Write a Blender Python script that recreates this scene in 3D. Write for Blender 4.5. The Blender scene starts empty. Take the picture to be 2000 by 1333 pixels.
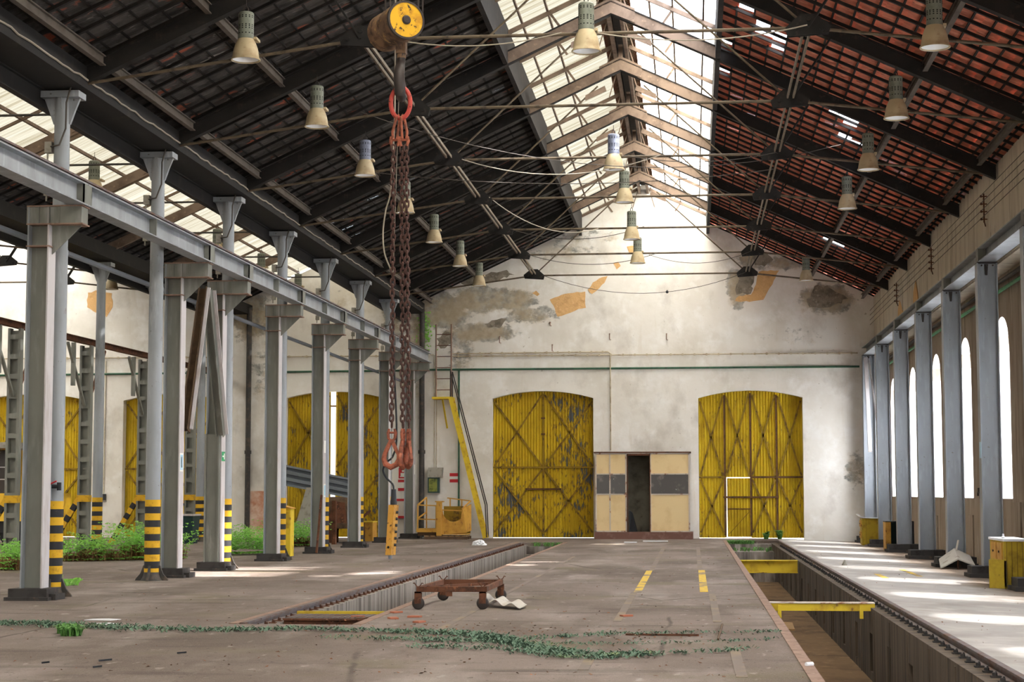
import bpy, math, random
from mathutils import Vector, Matrix
random.seed(7)
R = random.random
def U(a, b): return a + (b - a) * random.random()
SC = bpy.context.scene
COL = SC.collection

# ------------------------------------------------------------------ camera, sky, sun, exposure
cam_d = bpy.data.cameras.new('camera'); cam = bpy.data.objects.new('camera', cam_d); COL.objects.link(cam)
cam_d.sensor_width = 36.0; cam_d.lens = 3500.0 * 36.0 / 2000.0; cam_d.clip_end = 500
YAW, PITCH, ROLL = -0.100191, 0.084367, -0.000654
a_ = Vector((math.sin(YAW) * math.cos(PITCH), math.cos(YAW) * math.cos(PITCH), math.sin(PITCH)))
r_ = Vector((math.cos(YAW), -math.sin(YAW), 0)); u_ = r_.cross(a_)
r2 = math.cos(ROLL) * r_ + math.sin(ROLL) * u_; u2 = -math.sin(ROLL) * r_ + math.cos(ROLL) * u_
cam.matrix_world = Matrix(((r2.x, u2.x, -a_.x, 0), (r2.y, u2.y, -a_.y, 0), (r2.z, u2.z, -a_.z, 1.5654), (0, 0, 0, 1)))
SC.camera = cam

w = bpy.data.worlds.new('sky'); SC.world = w; w.use_nodes = True
wn = w.node_tree; bg = wn.nodes['Background']
sky = wn.nodes.new('ShaderNodeTexSky'); sky.sky_type = 'NISHITA'; sky.sun_disc = False
sky.sun_elevation = math.radians(57); sky.sun_rotation = math.radians(97); sky.air_density = 1.0; sky.dust_density = 3.0; sky.ozone_density = 1.0
hs = wn.nodes.new('ShaderNodeHueSaturation'); hs.inputs['Saturation'].default_value = 0.45
wn.links.new(sky.outputs[0], hs.inputs['Color']); wn.links.new(hs.outputs[0], bg.inputs['Color'])
bg.inputs['Strength'].default_value = 0.75
sun_d = bpy.data.lights.new('sun', 'SUN'); sun_d.energy = 7.0; sun_d.angle = math.radians(1.6); sun_d.color = (1.0, 0.97, 0.93)
sun = bpy.data.objects.new('sun', sun_d); COL.objects.link(sun)
sun.rotation_euler = Vector((-0.60, 0.03, -0.80)).to_track_quat('-Z', 'Y').to_euler()
SC.view_settings.view_transform = 'Standard'; SC.view_settings.look = 'None'
SC.view_settings.gamma = 1.0; SC.view_settings.use_curve_mapping = False
SC.view_settings.exposure = 1.68
SC.cycles.max_bounces = 10; SC.cycles.diffuse_bounces = 7; SC.cycles.transmission_bounces = 6; SC.cycles.glossy_bounces = 3
SC.cycles.caustics_reflective = False; SC.cycles.caustics_refractive = False
SC.cycles.sample_clamp_indirect = 6.0

# ------------------------------------------------------------------ materials
def lin(c):
    return tuple((x / 255 / 12.92) if x / 255 <= 0.04045 else ((x / 255 + 0.055) / 1.055) ** 2.4 for x in c) + (1.0,)
class N:
    def __init__(s, m): s.t = m.node_tree; s.n = s.t.nodes; s.l = s.t.links
    def new(s, k, **kw):
        n = s.n.new(k)
        for a, v in kw.items(): setattr(n, a, v)
        return n
    def put(s, sock, v):
        if isinstance(v, (int, float, tuple, list)): sock.default_value = v
        else: s.l.new(v, sock)
    def math(s, op, a, b=0.0, clamp=False):
        n = s.new('ShaderNodeMath', operation=op, use_clamp=clamp); s.put(n.inputs[0], a); s.put(n.inputs[1], b); return n.outputs[0]
    def mix(s, f, a, b, blend='MIX'):
        n = s.new('ShaderNodeMix', data_type='RGBA', blend_type=blend); s.put(n.inputs[0], f); s.put(n.inputs[6], a); s.put(n.inputs[7], b); return n.outputs[2]
    def rng(s, v, lo, hi, smooth=False):
        n = s.new('ShaderNodeMapRange'); n.clamp = True
        if smooth: n.interpolation_type = 'SMOOTHSTEP'
        s.put(n.inputs[0], v); n.inputs[1].default_value = lo; n.inputs[2].default_value = hi; return n.outputs[0]
    def coord(s, st=(1, 1, 1), loc=(0, 0, 0)):
        tc = s.new('ShaderNodeTexCoord'); mp = s.new('ShaderNodeMapping'); mp.inputs['Scale'].default_value = st; mp.inputs['Location'].default_value = loc
        s.l.new(tc.outputs['Object'], mp.inputs[0]); return mp.outputs[0]
    def noise(s, sc, st=(1, 1, 1), d=4.0, rough=0.6, loc=(0, 0, 0)):
        n = s.new('ShaderNodeTexNoise'); n.inputs['Scale'].default_value = sc; n.inputs['Detail'].default_value = d; n.inputs['Roughness'].default_value = rough
        s.l.new(s.coord(st, loc), n.inputs['Vector']); return n.outputs[0]
def L(c, s, lo, hi, st=(1, 1, 1), d=4.0, a=1.0, loc=(0, 0, 0)): return dict(c=c, s=s, lo=lo, hi=hi, st=st, d=d, a=a, loc=loc)
MATS = {}
def mat(name, base, layers=(), rough=0.75, metal=0.0, bump=None, extra=None, spec=0.35):
    m = bpy.data.materials.new(name); m.use_nodes = True; n = N(m); b = m.node_tree.nodes['Principled BSDF']
    col = lin(base)
    for q in layers:
        f = n.rng(n.noise(q['s'], q['st'], q['d'], loc=q['loc']), q['lo'], q['hi'])
        if q['a'] < 1: f = n.math('MULTIPLY', f, q['a'])
        col = n.mix(f, col, lin(q['c']))
    if extra: col = extra(n, col)
    n.put(b.inputs['Base Color'], col)
    b.inputs['Roughness'].default_value = rough; b.inputs['Metallic'].default_value = metal; b.inputs['Specular IOR Level'].default_value = spec
    if bump:
        bn = n.new('ShaderNodeBump'); bn.inputs['Strength'].default_value = bump[0]; bn.inputs['Distance'].default_value = bump[1]
        n.l.new(n.noise(bump[2], bump[3] if len(bump) > 3 else (1, 1, 1), 5), bn.inputs['Height']); n.l.new(bn.outputs[0], b.inputs['Normal'])
    MATS[name] = m; return m
def sheet_mat(name, trans, layers, amt=0.8):
    m = bpy.data.materials.new(name); m.use_nodes = True; n = N(m); out = m.node_tree.nodes['Material Output']
    m.node_tree.nodes.remove(m.node_tree.nodes['Principled BSDF'])
    col = lin(trans)
    for q in layers:
        f = n.rng(n.noise(q['s'], q['st'], q['d']), q['lo'], q['hi'])
        if q['a'] < 1: f = n.math('MULTIPLY', f, q['a'])
        col = n.mix(f, col, lin(q['c']))
    t = n.new('ShaderNodeBsdfTranslucent'); d = n.new('ShaderNodeBsdfDiffuse'); x = n.new('ShaderNodeMixShader'); x.inputs[0].default_value = 1 - amt
    n.put(t.inputs[0], col); n.put(d.inputs[0], col); n.l.new(t.outputs[0], x.inputs[1]); n.l.new(d.outputs[0], x.inputs[2]); n.l.new(x.outputs[0], out.inputs[0])
    MATS[name] = m; return m

WY = 61.47                                  # plane of the back wall
def wp(u, v): return ((u - 1352.0) / 56.95, (1053.0 - v) / 56.95)    # image pixels on the back wall plane -> metres
# mildew and damp stains on the gable wall: centre x, z, radii, strength
BLOBS = [(-8.6, 7.9, 1.1, .75, 1), (-7.2, 8.25, 1.25, .5, 1), (-6.1, 8.2, .9, .42, .9), (-5.6, 7.7, 1.1, .35, .8), (-7.4, 7.1, 1.5, .35, .95), (-8.0, 6.4, .6, .9, .7), (-4.4, 9.9, 1.6, .35, .6),
         (1.55, 8.55, .35, .75, 1), (2.1, 9.5, .7, .45, .9), (3.2, 9.4, 1.0, .3, .8), (4.6, 8.15, .95, .55, 1), (3.6, 6.9, 1.6, .35, .45), (5.5, 2.3, .5, .7, .7), (-15.3, 7.7, .8, 1.0, .9), (-10.2, 7.9, .6, 1.2, .9),
         (-14.9, 5.9, .6, 1.4, .6), (-11.2, 7.2, .9, .6, .5), (-3.6, 10.4, 1.6, .3, .6), (5.3, 5.3, .5, .8, .35), (-9.6, 6.5, .5, 2.2, .7), (-13.0, 8.3, 1.4, .5, .5)]
def wall_extra(n, col):
    tc = n.new('ShaderNodeTexCoord'); sp = n.new('ShaderNodeSeparateXYZ'); n.l.new(tc.outputs['Object'], sp.inputs[0])
    tot = 0.0
    for (x, z, rx, rz, s) in BLOBS:
        dx = n.math('MULTIPLY', n.math('SUBTRACT', sp.outputs[0], x), 1 / rx); dz = n.math('MULTIPLY', n.math('SUBTRACT', sp.outputs[2], z), 1 / rz)
        d = n.math('ADD', n.math('MULTIPLY', dx, dx), n.math('MULTIPLY', dz, dz))
        f = n.math('MULTIPLY', n.rng(d, 1.9, 0.2), s)
        tot = f if isinstance(tot, float) else n.math('MAXIMUM', tot, f)
    k = n.noise(2.1, (1, 1, 1.5), 9, 0.68)
    g = n.rng(n.math('ADD', n.math('MULTIPLY', tot, 0.55), k), 0.80, 0.90)
    dark = n.mix(n.rng(n.noise(5, (1, 1, 1), 6), .38, .62), lin((138, 137, 132)), lin((184, 181, 174)))
    col = n.mix(g, col, dark)
    g2 = n.rng(n.math('ADD', n.math('MULTIPLY', tot, 0.4), n.noise(1.3, (1, 1, 1), 8, 0.7, (9, 3, 4))), 0.72, 0.9)
    return n.mix(n.math('MULTIPLY', g2, .7), col, lin((178, 160, 130)))
mat('plaster', (228, 224, 217), [L((208, 202, 191), .55, .45, .75), L((236, 234, 230), 1.7, .5, .7), L((200, 188, 168), 1.1, .62, .82, (3, 1, .35), 6, .6), L((150, 138, 120), 6, .68, .75, (1, 1, 1), 8, .75), L((176, 168, 158), .9, .56, .72, (1, 1, .8), 9, .55)], .9, bump=(.25, .02, 7), extra=wall_extra)
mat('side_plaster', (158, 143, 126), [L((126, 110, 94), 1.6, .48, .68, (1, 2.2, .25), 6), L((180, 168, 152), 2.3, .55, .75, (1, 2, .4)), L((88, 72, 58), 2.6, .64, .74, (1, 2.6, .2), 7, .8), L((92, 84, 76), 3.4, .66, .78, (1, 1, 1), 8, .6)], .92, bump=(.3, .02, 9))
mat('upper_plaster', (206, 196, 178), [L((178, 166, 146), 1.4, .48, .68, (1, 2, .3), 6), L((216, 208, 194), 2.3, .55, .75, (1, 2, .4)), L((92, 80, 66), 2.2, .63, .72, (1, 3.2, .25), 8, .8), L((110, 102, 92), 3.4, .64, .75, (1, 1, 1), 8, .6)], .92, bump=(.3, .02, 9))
mat('light_steel', (146, 151, 157), [L((122, 126, 130), 1.4, .45, .7, (1, 1, .3)), L((162, 168, 176), 5, .55, .7, (1, 1, .2)), L((118, 112, 106), 14, .68, .73)], .38, .1)
mat('jamb_white', (232, 236, 240), [L((205, 205, 205), 2, .6, .8)], .8)
mat('ochre_plaster', (214, 172, 118), [L((194, 152, 102), 5, .5, .7), L((224, 184, 134), 9, .55, .7)], .95, bump=(.6, .03, 14))
mat('bare_cement', (142, 134, 120), [L((112, 104, 92), 4, .45, .65), L((166, 158, 144), 9, .55, .7)], .95, bump=(.7, .04, 12))
def floor_extra(n, col):
    v = n.new('ShaderNodeTexVoronoi', feature='DISTANCE_TO_EDGE'); v.inputs['Scale'].default_value = .22
    wob = n.new('ShaderNodeTexNoise'); wob.inputs['Scale'].default_value = .9; wob.inputs['Detail'].default_value = 6; n.l.new(n.coord(), wob.inputs['Vector'])
    ad = n.new('ShaderNodeMix', data_type='VECTOR'); ad.inputs[0].default_value = .12; n.l.new(n.coord((1, .6, 1)), ad.inputs[4]); n.l.new(wob.outputs['Color'], ad.inputs[5]); n.l.new(ad.outputs[1], v.inputs['Vector'])
    cr = n.math('MULTIPLY', n.rng(v.outputs['Distance'], .006, .0015), n.rng(n.noise(.35, (1, 1, 1), 3), .46, .56))
    col = n.mix(n.math('MULTIPLY', cr, .8), col, lin((70, 60, 50)))
    gn = n.noise(95, (1, .35, 1), 3, .7); col = n.mix(n.rng(gn, .58, .72), col, lin((92, 82, 74))); col = n.mix(n.rng(gn, .40, .30), col, lin((158, 148, 140)))
    return col
mat('concrete', (122, 109, 101), [L((96, 83, 74), .32, .42, .60, (1, .6, 1), 8), L((140, 129, 122), .7, .50, .66, (1, .35, 1), 8), L((76, 64, 55), 1.1, .55, .70, (.45, 1.8, 1), 10, .8), L((170, 162, 154), 5, .62, .70, (1, .4, 1), 8, .55), L((62, 52, 44), 13, .62, .68, (1, .45, 1), 6, .8), L((98, 90, 56), .5, .55, .72, (1, 1, 1), 7, .6)], .92, bump=(.6, .02, 22), extra=floor_extra)
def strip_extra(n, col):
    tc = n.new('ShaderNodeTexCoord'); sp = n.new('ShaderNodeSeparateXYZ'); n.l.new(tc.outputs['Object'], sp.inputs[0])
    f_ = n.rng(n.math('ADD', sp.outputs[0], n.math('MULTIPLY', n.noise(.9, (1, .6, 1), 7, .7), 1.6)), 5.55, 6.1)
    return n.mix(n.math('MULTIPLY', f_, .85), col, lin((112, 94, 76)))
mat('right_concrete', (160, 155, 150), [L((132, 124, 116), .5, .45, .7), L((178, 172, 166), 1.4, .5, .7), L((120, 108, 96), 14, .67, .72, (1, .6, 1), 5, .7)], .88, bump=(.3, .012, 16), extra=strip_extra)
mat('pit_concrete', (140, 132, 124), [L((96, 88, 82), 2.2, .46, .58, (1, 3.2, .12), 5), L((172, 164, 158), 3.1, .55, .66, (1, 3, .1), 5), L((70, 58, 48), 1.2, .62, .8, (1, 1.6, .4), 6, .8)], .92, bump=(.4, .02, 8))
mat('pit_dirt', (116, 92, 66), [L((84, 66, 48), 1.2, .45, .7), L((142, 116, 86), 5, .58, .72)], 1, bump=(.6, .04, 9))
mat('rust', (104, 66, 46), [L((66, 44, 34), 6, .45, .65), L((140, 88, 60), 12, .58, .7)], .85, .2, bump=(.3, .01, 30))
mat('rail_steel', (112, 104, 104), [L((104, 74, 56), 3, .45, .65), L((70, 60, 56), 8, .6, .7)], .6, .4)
mat('pit_shaded', (92, 80, 68), [L((60, 52, 44), 2.2, .46, .6, (1, 3.2, .12), 5), L((122, 104, 84), 3.1, .58, .68, (1, 3, .1), 5)], .92, bump=(.4, .02, 8))  # shade on the wall turned from the windows, painted into its concrete
mat('rust_edge', (142, 116, 102), [L((116, 92, 78), 4, .45, .65), L((176, 150, 134), 8, .58, .7)], .85)
mat('grey_steel', (150, 155, 160), [L((126, 130, 132), 1.4, .45, .7, (1, 1, .3)), L((168, 173, 180), 5, .55, .7, (1, 1, .2)), L((112, 84, 66), 4, .68, .75, (1, 1, .5), 6, .8), L((92, 92, 88), 14, .68, .73)], .5, .15)
mat('green_steel', (128, 129, 122), [L((104, 106, 100), 1.5, .45, .7, (1, 1, .3)), L((142, 144, 140), 5, .55, .7, (1, 1, .2)), L((112, 78, 58), 3, .68, .76, (1, 1, .5), 6, .8)], .55, .1)
mat('white_edge', (190, 186, 188), [L((160, 150, 146), 3, .5, .7, (1, 1, .3)), L((134, 92, 70), 6, .70, .76)], .6)
mat('dark_base', (58, 55, 54), [L((40, 36, 34), 5, .5, .7), L((98, 78, 66), 7, .64, .72)], .8)
mat('bright_base', (196, 164, 146), [L((168, 120, 98), 5, .5, .7)], .8)
mat('hazard_yellow', (214, 168, 34), [L((176, 132, 34), 8, .52, .7), L((70, 58, 44), 18, .67, .71)], .65)
mat('hazard_black', (44, 44, 48), [L((70, 66, 62), 9, .58, .7)], .7)
mat('black_timber', (27, 23, 21), [L((44, 38, 34), 4, .5, .7)], .85)
mat('truss_iron', (30, 27, 25), [L((20, 18, 17), 3, .45, .65), L((52, 45, 38), 7, .6, .72)], .75, .1)
mat('brown_iron', (122, 104, 90), [L((98, 82, 70), 3, .45, .65), L((142, 120, 102), 9, .6, .7)], .75)
mat('purlin_grey', (92, 84, 76), [L((74, 66, 58), 3, .45, .65)], .8)
mat('rod_iron', (96, 84, 68), [L((66, 56, 46), 5, .5, .65)], .7, .2)
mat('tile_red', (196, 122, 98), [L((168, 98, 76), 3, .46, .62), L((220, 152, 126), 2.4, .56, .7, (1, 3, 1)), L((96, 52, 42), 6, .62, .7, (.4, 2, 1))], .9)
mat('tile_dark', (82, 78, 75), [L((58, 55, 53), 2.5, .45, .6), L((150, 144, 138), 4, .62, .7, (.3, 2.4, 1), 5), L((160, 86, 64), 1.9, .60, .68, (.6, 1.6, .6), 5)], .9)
mat('zinc_dark', (24, 22, 21), [L((40, 35, 31), 3, .55, .7)], .8)
def chips(thr, big):
    def ex(n, col):
        k = n.math('ADD', n.noise(7.5, (2.2, 1, .55), 8, .65), n.math('MULTIPLY', n.math('SUBTRACT', n.noise(.9, (1, 1, .8), 4, .6, (4, 1, 7)), .5), big))
        col = n.mix(n.rng(k, thr - .09, thr - .02), col, lin((126, 98, 26)))
        return n.mix(n.rng(k, thr, thr + .012), col, lin((86, 92, 98)))
    return ex
DL = [L((178, 148, 20), 1.2, .45, .65), L((222, 196, 48), 3, .55, .75, (2, 1, .2)), L((150, 112, 22), 9, .64, .74, (1.4, 1, .4), 5)]
mat('door_yellow', (202, 172, 28), DL, .6, extra=chips(.70, .45))
mat('door_peeling', (198, 166, 26), DL, .6, extra=chips(.65, 1.0))
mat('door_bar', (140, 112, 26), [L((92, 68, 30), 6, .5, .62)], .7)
mat('rust_bar', (96, 66, 40), [L((64, 44, 30), 5, .5, .65)], .8)
mat('yellow_paint', (214, 186, 46), [L((184, 152, 36), 3, .5, .66), L((120, 84, 48), 6, .64, .70)], .6)
mat('ochre_paint', (196, 148, 62), [L((168, 120, 46), 3, .48, .66), L((116, 76, 46), 6, .62, .7)], .7)
mat('olive_yellow', (188, 160, 44), [L((150, 122, 34), 3, .48, .66), L((90, 72, 40), 7, .64, .7)], .7)
mat('cream_panel', (226, 200, 152), [L((214, 184, 134), 2, .5, .7), L((160, 118, 76), 3, .72, .8)], .7)
mat('white_frame', (196, 184, 172), [L((140, 90, 66), 5, .55, .66)], .75)
mat('plinth_brown', (112, 80, 70), [L((134, 104, 94), 4, .5, .7)], .85)
mat('lamp_body', (112, 116, 104), [L((88, 90, 82), 6, .5, .7)], .6)
mat('lamp_blue', (116, 122, 140), [L((90, 94, 108), 6, .5, .7)], .55)
mat('lamp_shade', (176, 160, 128), [L((146, 124, 92), 4, .48, .7), L((120, 96, 66), 9, .64, .72)], .6)
mat('lamp_inner', (236, 238, 240), [], .35)
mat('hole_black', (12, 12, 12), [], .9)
mat('chain_iron', (86, 60, 54), [L((60, 42, 38), 20, .45, .65), L((120, 82, 66), 30, .6, .7)], .75, .2)
mat('hook_rust', (152, 86, 64), [L((104, 58, 44), 14, .45, .62), L((178, 112, 86), 26, .6, .7)], .7, .1)
mat('red_ring', (172, 66, 58), [L((150, 56, 46), 14, .5, .64), L((60, 42, 38), 26, .58, .64)], .65)
mat('hoist_yellow', (208, 160, 30), [L((176, 126, 24), 8, .5, .66), L((58, 44, 30), 17, .6, .64)], .6)
mat('hoist_rust', (118, 92, 70), [L((70, 52, 42), 9, .45, .62), L((176, 140, 84), 12, .6, .68)], .75, .1)
mat('dark_steel', (62, 56, 54), [L((92, 76, 64), 9, .58, .7)], .55, .4)
mat('pendant_yellow', (196, 144, 58), [L((150, 104, 44), 12, .5, .64), L((72, 52, 36), 22, .6, .66)], .7)
mat('rubber', (38, 40, 44), [], .6)
mat('cable_grey', (150, 142, 128), [], .7)
mat('cable_dark', (72, 66, 60), [], .7)
mat('pipe_green', (52, 92, 70), [L((40, 66, 54), 6, .5, .7)], .6)
mat('pipe_bright', (74, 140, 92), [L((52, 104, 70), 6, .5, .7)], .6)
mat('pipe_cream', (188, 176, 152), [L((150, 134, 108), 4, .5, .66)], .7)
mat('pipe_blue', (118, 124, 132), [], .55)
mat('pipe_dark', (62, 60, 58), [L((92, 80, 70), 6, .5, .7)], .7)
mat('glass_dark', (70, 66, 64), [L((110, 102, 98), 3, .55, .7), L((232, 232, 232), 11, .70, .715), L((205, 205, 210), 3.2, .71, .72)], .15)
mat('booth_dark', (104, 100, 88), [L((70, 66, 58), 2, .45, .7), L((60, 44, 34), 4, .66, .74)], .9)
mat('sign_red', (198, 40, 48), [], .5); mat('sign_white', (232, 230, 224), [], .5); mat('sign_green', (32, 150, 92), [], .5); mat('sign_blue', (170, 206, 226), [], .5)
mat('moss_glass', (128, 134, 60), [L((70, 78, 34), 5, .45, .62)], .35)
mat('box_grey', (150, 146, 136), [L((118, 112, 102), 6, .5, .7)], .7)
mat('wood', (168, 136, 96), [L((130, 100, 68), 4, .5, .7, (.3, 1, 1))], .85)
mat('wood_dark', (92, 72, 54), [L((66, 50, 38), 4, .5, .7)], .9)
mat('brick', (196, 140, 112), [L((226, 204, 186), 2, .4, .62), L((150, 84, 60), 3, .6, .75)], .9)
mat('bag_white', (226, 228, 232), [], .4)
mat('scrap_grey', (182, 176, 166), [L((140, 128, 112), 6, .56, .7)], .7)
mat('fern_dull', (98, 146, 72), [L((78, 122, 54), 2, .45, .65), L((128, 168, 98), 5, .58, .7)], .7)
mat('grass', (98, 122, 102), [L((76, 100, 80), 6, .45, .65), L((128, 142, 98), 3, .6, .72)], .8)
mat('dry_grass', (150, 116, 76), [L((112, 82, 56), 3, .45, .65)], .95)
mat('leaf_litter', (126, 88, 62), [L((84, 60, 46), 2, .45, .6), L((168, 112, 80), 3, .58, .7)], .95)
mat('terracotta', (166, 102, 78), [], .9)
mat('marking', (206, 172, 66), [L((122, 109, 101), 1.1, .52, .6), L((150, 126, 80), 12, .56, .63)], .85)
mat('marking_faint', (132, 118, 98), [L((118, 106, 98), 1.5, .38, .52), L((110, 100, 92), 9, .6, .66)], .9)
mat('vehicle_yellow', (222, 178, 46), [L((190, 140, 34), 3, .5, .7)], .55)
mat('bin_green', (34, 62, 62), [], .6)
mat('ground_out', (196, 188, 170), [L((170, 160, 140), .2, .45, .7)], .95)
sheet_mat('fern', (160, 214, 112), [L((128, 186, 84), 2, .45, .65), L((190, 230, 144), 5, .58, .7)], .4)
sheet_mat('fibreglass', (94, 90, 78), [L((72, 66, 50), 1.2, .48, .62, (.15, 5, .15), 5, .7), L((106, 103, 92), 2, .5, .7, (.1, 4, .1), 3)], .8)  # darker tint of the same sheets; the dimmer glow is put into the colour
sheet_mat('fibreglass_bright', (240, 236, 222), [L((222, 208, 168), 1.4, .56, .66, (.12, 5, .12), 5, .6)], .85)  # pale tint of the same sheets; the stronger glow is put into the colour
m = bpy.data.materials.new('frosted'); m.use_nodes = True; n = N(m); m.node_tree.nodes.remove(m.node_tree.nodes['Principled BSDF'])
rf = n.new('ShaderNodeBsdfTransparent'); rf.inputs['Color'].default_value = (.92, .96, 1, 1)
tl = n.new('ShaderNodeBsdfTranslucent'); tl.inputs[0].default_value = (.85, .9, .97, 1); mx = n.new('ShaderNodeMixShader'); mx.inputs[0].default_value = .7
n.l.new(rf.outputs[0], mx.inputs[1]); n.l.new(tl.outputs[0], mx.inputs[2]); n.l.new(mx.outputs[0], m.node_tree.nodes['Material Output'].inputs[0]); MATS['frosted'] = m

# ------------------------------------------------------------------ mesh helpers
class MB:
    def __init__(s): s.v = []; s.f = []; s.m = []; s.sm = []
    def add(s, vs, fs, m=0, sm=False):
        b = len(s.v); s.v += [tuple(x) for x in vs]
        for f in fs: s.f.append(tuple(b + i for i in f)); s.m.append(m); s.sm.append(sm)
        return s
    def box(s, x0, x1, y0, y1, z0, z1, m=0):
        return s.add([(x0, y0, z0), (x1, y0, z0), (x1, y1, z0), (x0, y1, z0), (x0, y0, z1), (x1, y0, z1), (x1, y1, z1), (x0, y1, z1)],
                     [(3, 2, 1, 0), (4, 5, 6, 7), (0, 1, 5, 4), (1, 2, 6, 5), (2, 3, 7, 6), (3, 0, 4, 7)], m)
    def hexa(s, p, m=0): return s.add(p, [(3, 2, 1, 0), (4, 5, 6, 7), (0, 1, 5, 4), (1, 2, 6, 5), (2, 3, 7, 6), (3, 0, 4, 7)], m)
    def prism(s, poly, o, u, v, n, m=0):
        o, u, v, n = Vector(o), Vector(u), Vector(v), Vector(n); k = len(poly)
        a = [o + u * p[0] + v * p[1] for p in poly]; b = [x + n for x in a]
        return s.add(a + b, [tuple(range(k - 1, -1, -1)), tuple(range(k, 2 * k))] + [(i, (i + 1) % k, k + (i + 1) % k, k + i) for i in range(k)], m)
    def frame(s, p, q, up):
        p, q = Vector(p), Vector(q); d = (q - p).normalized(); up = Vector(up)
        sd = d.cross(up)
        if sd.length < 1e-5: sd = d.cross(Vector((1, 0, 0)))
        sd.normalize(); return p, q - p, sd, sd.cross(d).normalized()
    def bar(s, p, q, w, h, up=(0, 0, 1), m=0):
        o, n, u, v = s.frame(p, q, up); w /= 2; h /= 2
        return s.prism([(-w, -h), (w, -h), (w, h), (-w, h)], o, u, v, n, m)
    def ibeam(s, p, q, h, w, tf=.02, tw=.014, up=(0, 0, 1), m=0):
        o, n, u, v = s.frame(p, q, up); h /= 2; w /= 2; t = tw / 2
        return s.prism([(-w, -h), (w, -h), (w, -h + tf), (t, -h + tf), (t, h - tf), (w, h - tf), (w, h), (-w, h), (-w, h - tf), (-t, h - tf), (-t, -h + tf), (-w, -h + tf)], o, u, v, n, m)
    def angle(s, p, q, w, h, t=.012, up=(0, 0, 1), m=0):
        o, n, u, v = s.frame(p, q, up)
        return s.prism([(0, 0), (w, 0), (w, t), (t, t), (t, h), (0, h)], o, u, v, n, m)
    def tube(s, pts, r, n=8, m=0, closed=False, rr=None):
        pts = [Vector(p) for p in pts]; k = len(pts); vs = []; pu = None
        for i in range(k):
            a = pts[(i - 1) % k] if (closed or i) else pts[0]; b = pts[(i + 1) % k] if (closed or i < k - 1) else pts[-1]
            d = (b - a).normalized()
            if pu is None: pu = d.orthogonal().normalized()
            pu = (pu - d * pu.dot(d)); pu = pu.normalized() if pu.length > 1e-6 else d.orthogonal().normalized()
            w_ = d.cross(pu); q = rr[i] if rr else r
            vs += [pts[i] + (pu * math.cos(2 * math.pi * j / n) + w_ * math.sin(2 * math.pi * j / n)) * q for j in range(n)]
        fs = []
        for i in range(k if closed else k - 1):
            i2 = (i + 1) % k
            fs += [(i * n + j, i * n + (j + 1) % n, i2 * n + (j + 1) % n, i2 * n + j) for j in range(n)]
        s.add(vs, fs, m, True)
        if not closed:
            b = len(s.v) - len(vs)
            s.f += [tuple(b + j for j in range(n - 1, -1, -1)), tuple(b + (k - 1) * n + j for j in range(n))]; s.m += [m, m]; s.sm += [False, False]
        return s
    def lathe(s, prof, c, n=20, m=0, axis='z'):
        c = Vector(c); vs = []; k = len(prof)
        for (r, z) in prof:
            for j in range(n):
                x, y = r * math.cos(2 * math.pi * j / n), r * math.sin(2 * math.pi * j / n)
                vs.append(c + (Vector((x, y, z)) if axis == 'z' else Vector((x, z, y)) if axis == 'y' else Vector((z, x, y))))
        fs = [(i * n + j, i * n + (j + 1) % n, (i + 1) * n + (j + 1) % n, (i + 1) * n + j) for i in range(k - 1) for j in range(n)]
        return s.add(vs, fs, m, True)
    def cyl(s, c, r, h, n=16, m=0, axis='z'):
        return s.lathe([(0.0005, 0), (r, 0), (r, 0), (r, h), (r, h), (0.0005, h)], c, n, m, axis)
    def build(s, name, mats, parent=None, sharp=35):
        me = bpy.data.meshes.new(name); off = WL[parent.name] if parent is not None else Vector((0, 0, 0))
        me.from_pydata([(x - off.x, y - off.y, z - off.z) for (x, y, z) in s.v], [], s.f)
        for q in (mats if isinstance(mats, (list, tuple)) else [mats]): me.materials.append(MATS[q])
        me.polygons.foreach_set('material_index', s.m); me.polygons.foreach_set('use_smooth', s.sm)
        me.update()
        if any(s.sm): me.set_sharp_from_angle(angle=math.radians(sharp))
        o = bpy.data.objects.new(name, me); COL.objects.link(o)
        if parent is not None: o.parent = parent
        WL[o.name] = off.copy(); return o
WL = {}
def thing(name, label, cat, loc, group=None):
    o = bpy.data.objects.new(name, None); COL.objects.link(o); o.location = loc; o.empty_display_size = .2
    WL[o.name] = Vector(loc); o['label'] = label; o['category'] = cat; o['kind'] = 'thing'
    if group: o['group'] = group
    return o
def tag(o, label, cat, group=None, kind='thing'):
    o['label'] = label; o['category'] = cat; o['kind'] = kind
    if group: o['group'] = group
    return o
def struct(o, label=None):
    o['kind'] = 'structure'
    if label: o['label'] = label
    return o
def dup(root, loc, label):
    def cp(o, par):
        c = o.copy(); COL.objects.link(c); c.parent = par
        for ch in KIDS.get(o.name, ()): cp(ch, c)
        return c
    KIDS = {}
    for o in bpy.data.objects:
        if o.parent is not None: KIDS.setdefault(o.parent.name, []).append(o)
    c = cp(root, None); c.location = loc; c['label'] = label; WL[c.name] = Vector(loc); return c
ORD = ['first', 'second', 'third', 'fourth', 'fifth', 'sixth', 'seventh', 'eighth', 'ninth']
def sag(p, q, s, n=14, wob=0.0):
    p, q = Vector(p), Vector(q)
    return [p.lerp(q, i / n) - Vector((0, 0, 4 * s * (i / n) * (1 - i / n))) + Vector((0, 0, U(-wob, wob))) for i in range(n + 1)]

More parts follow.
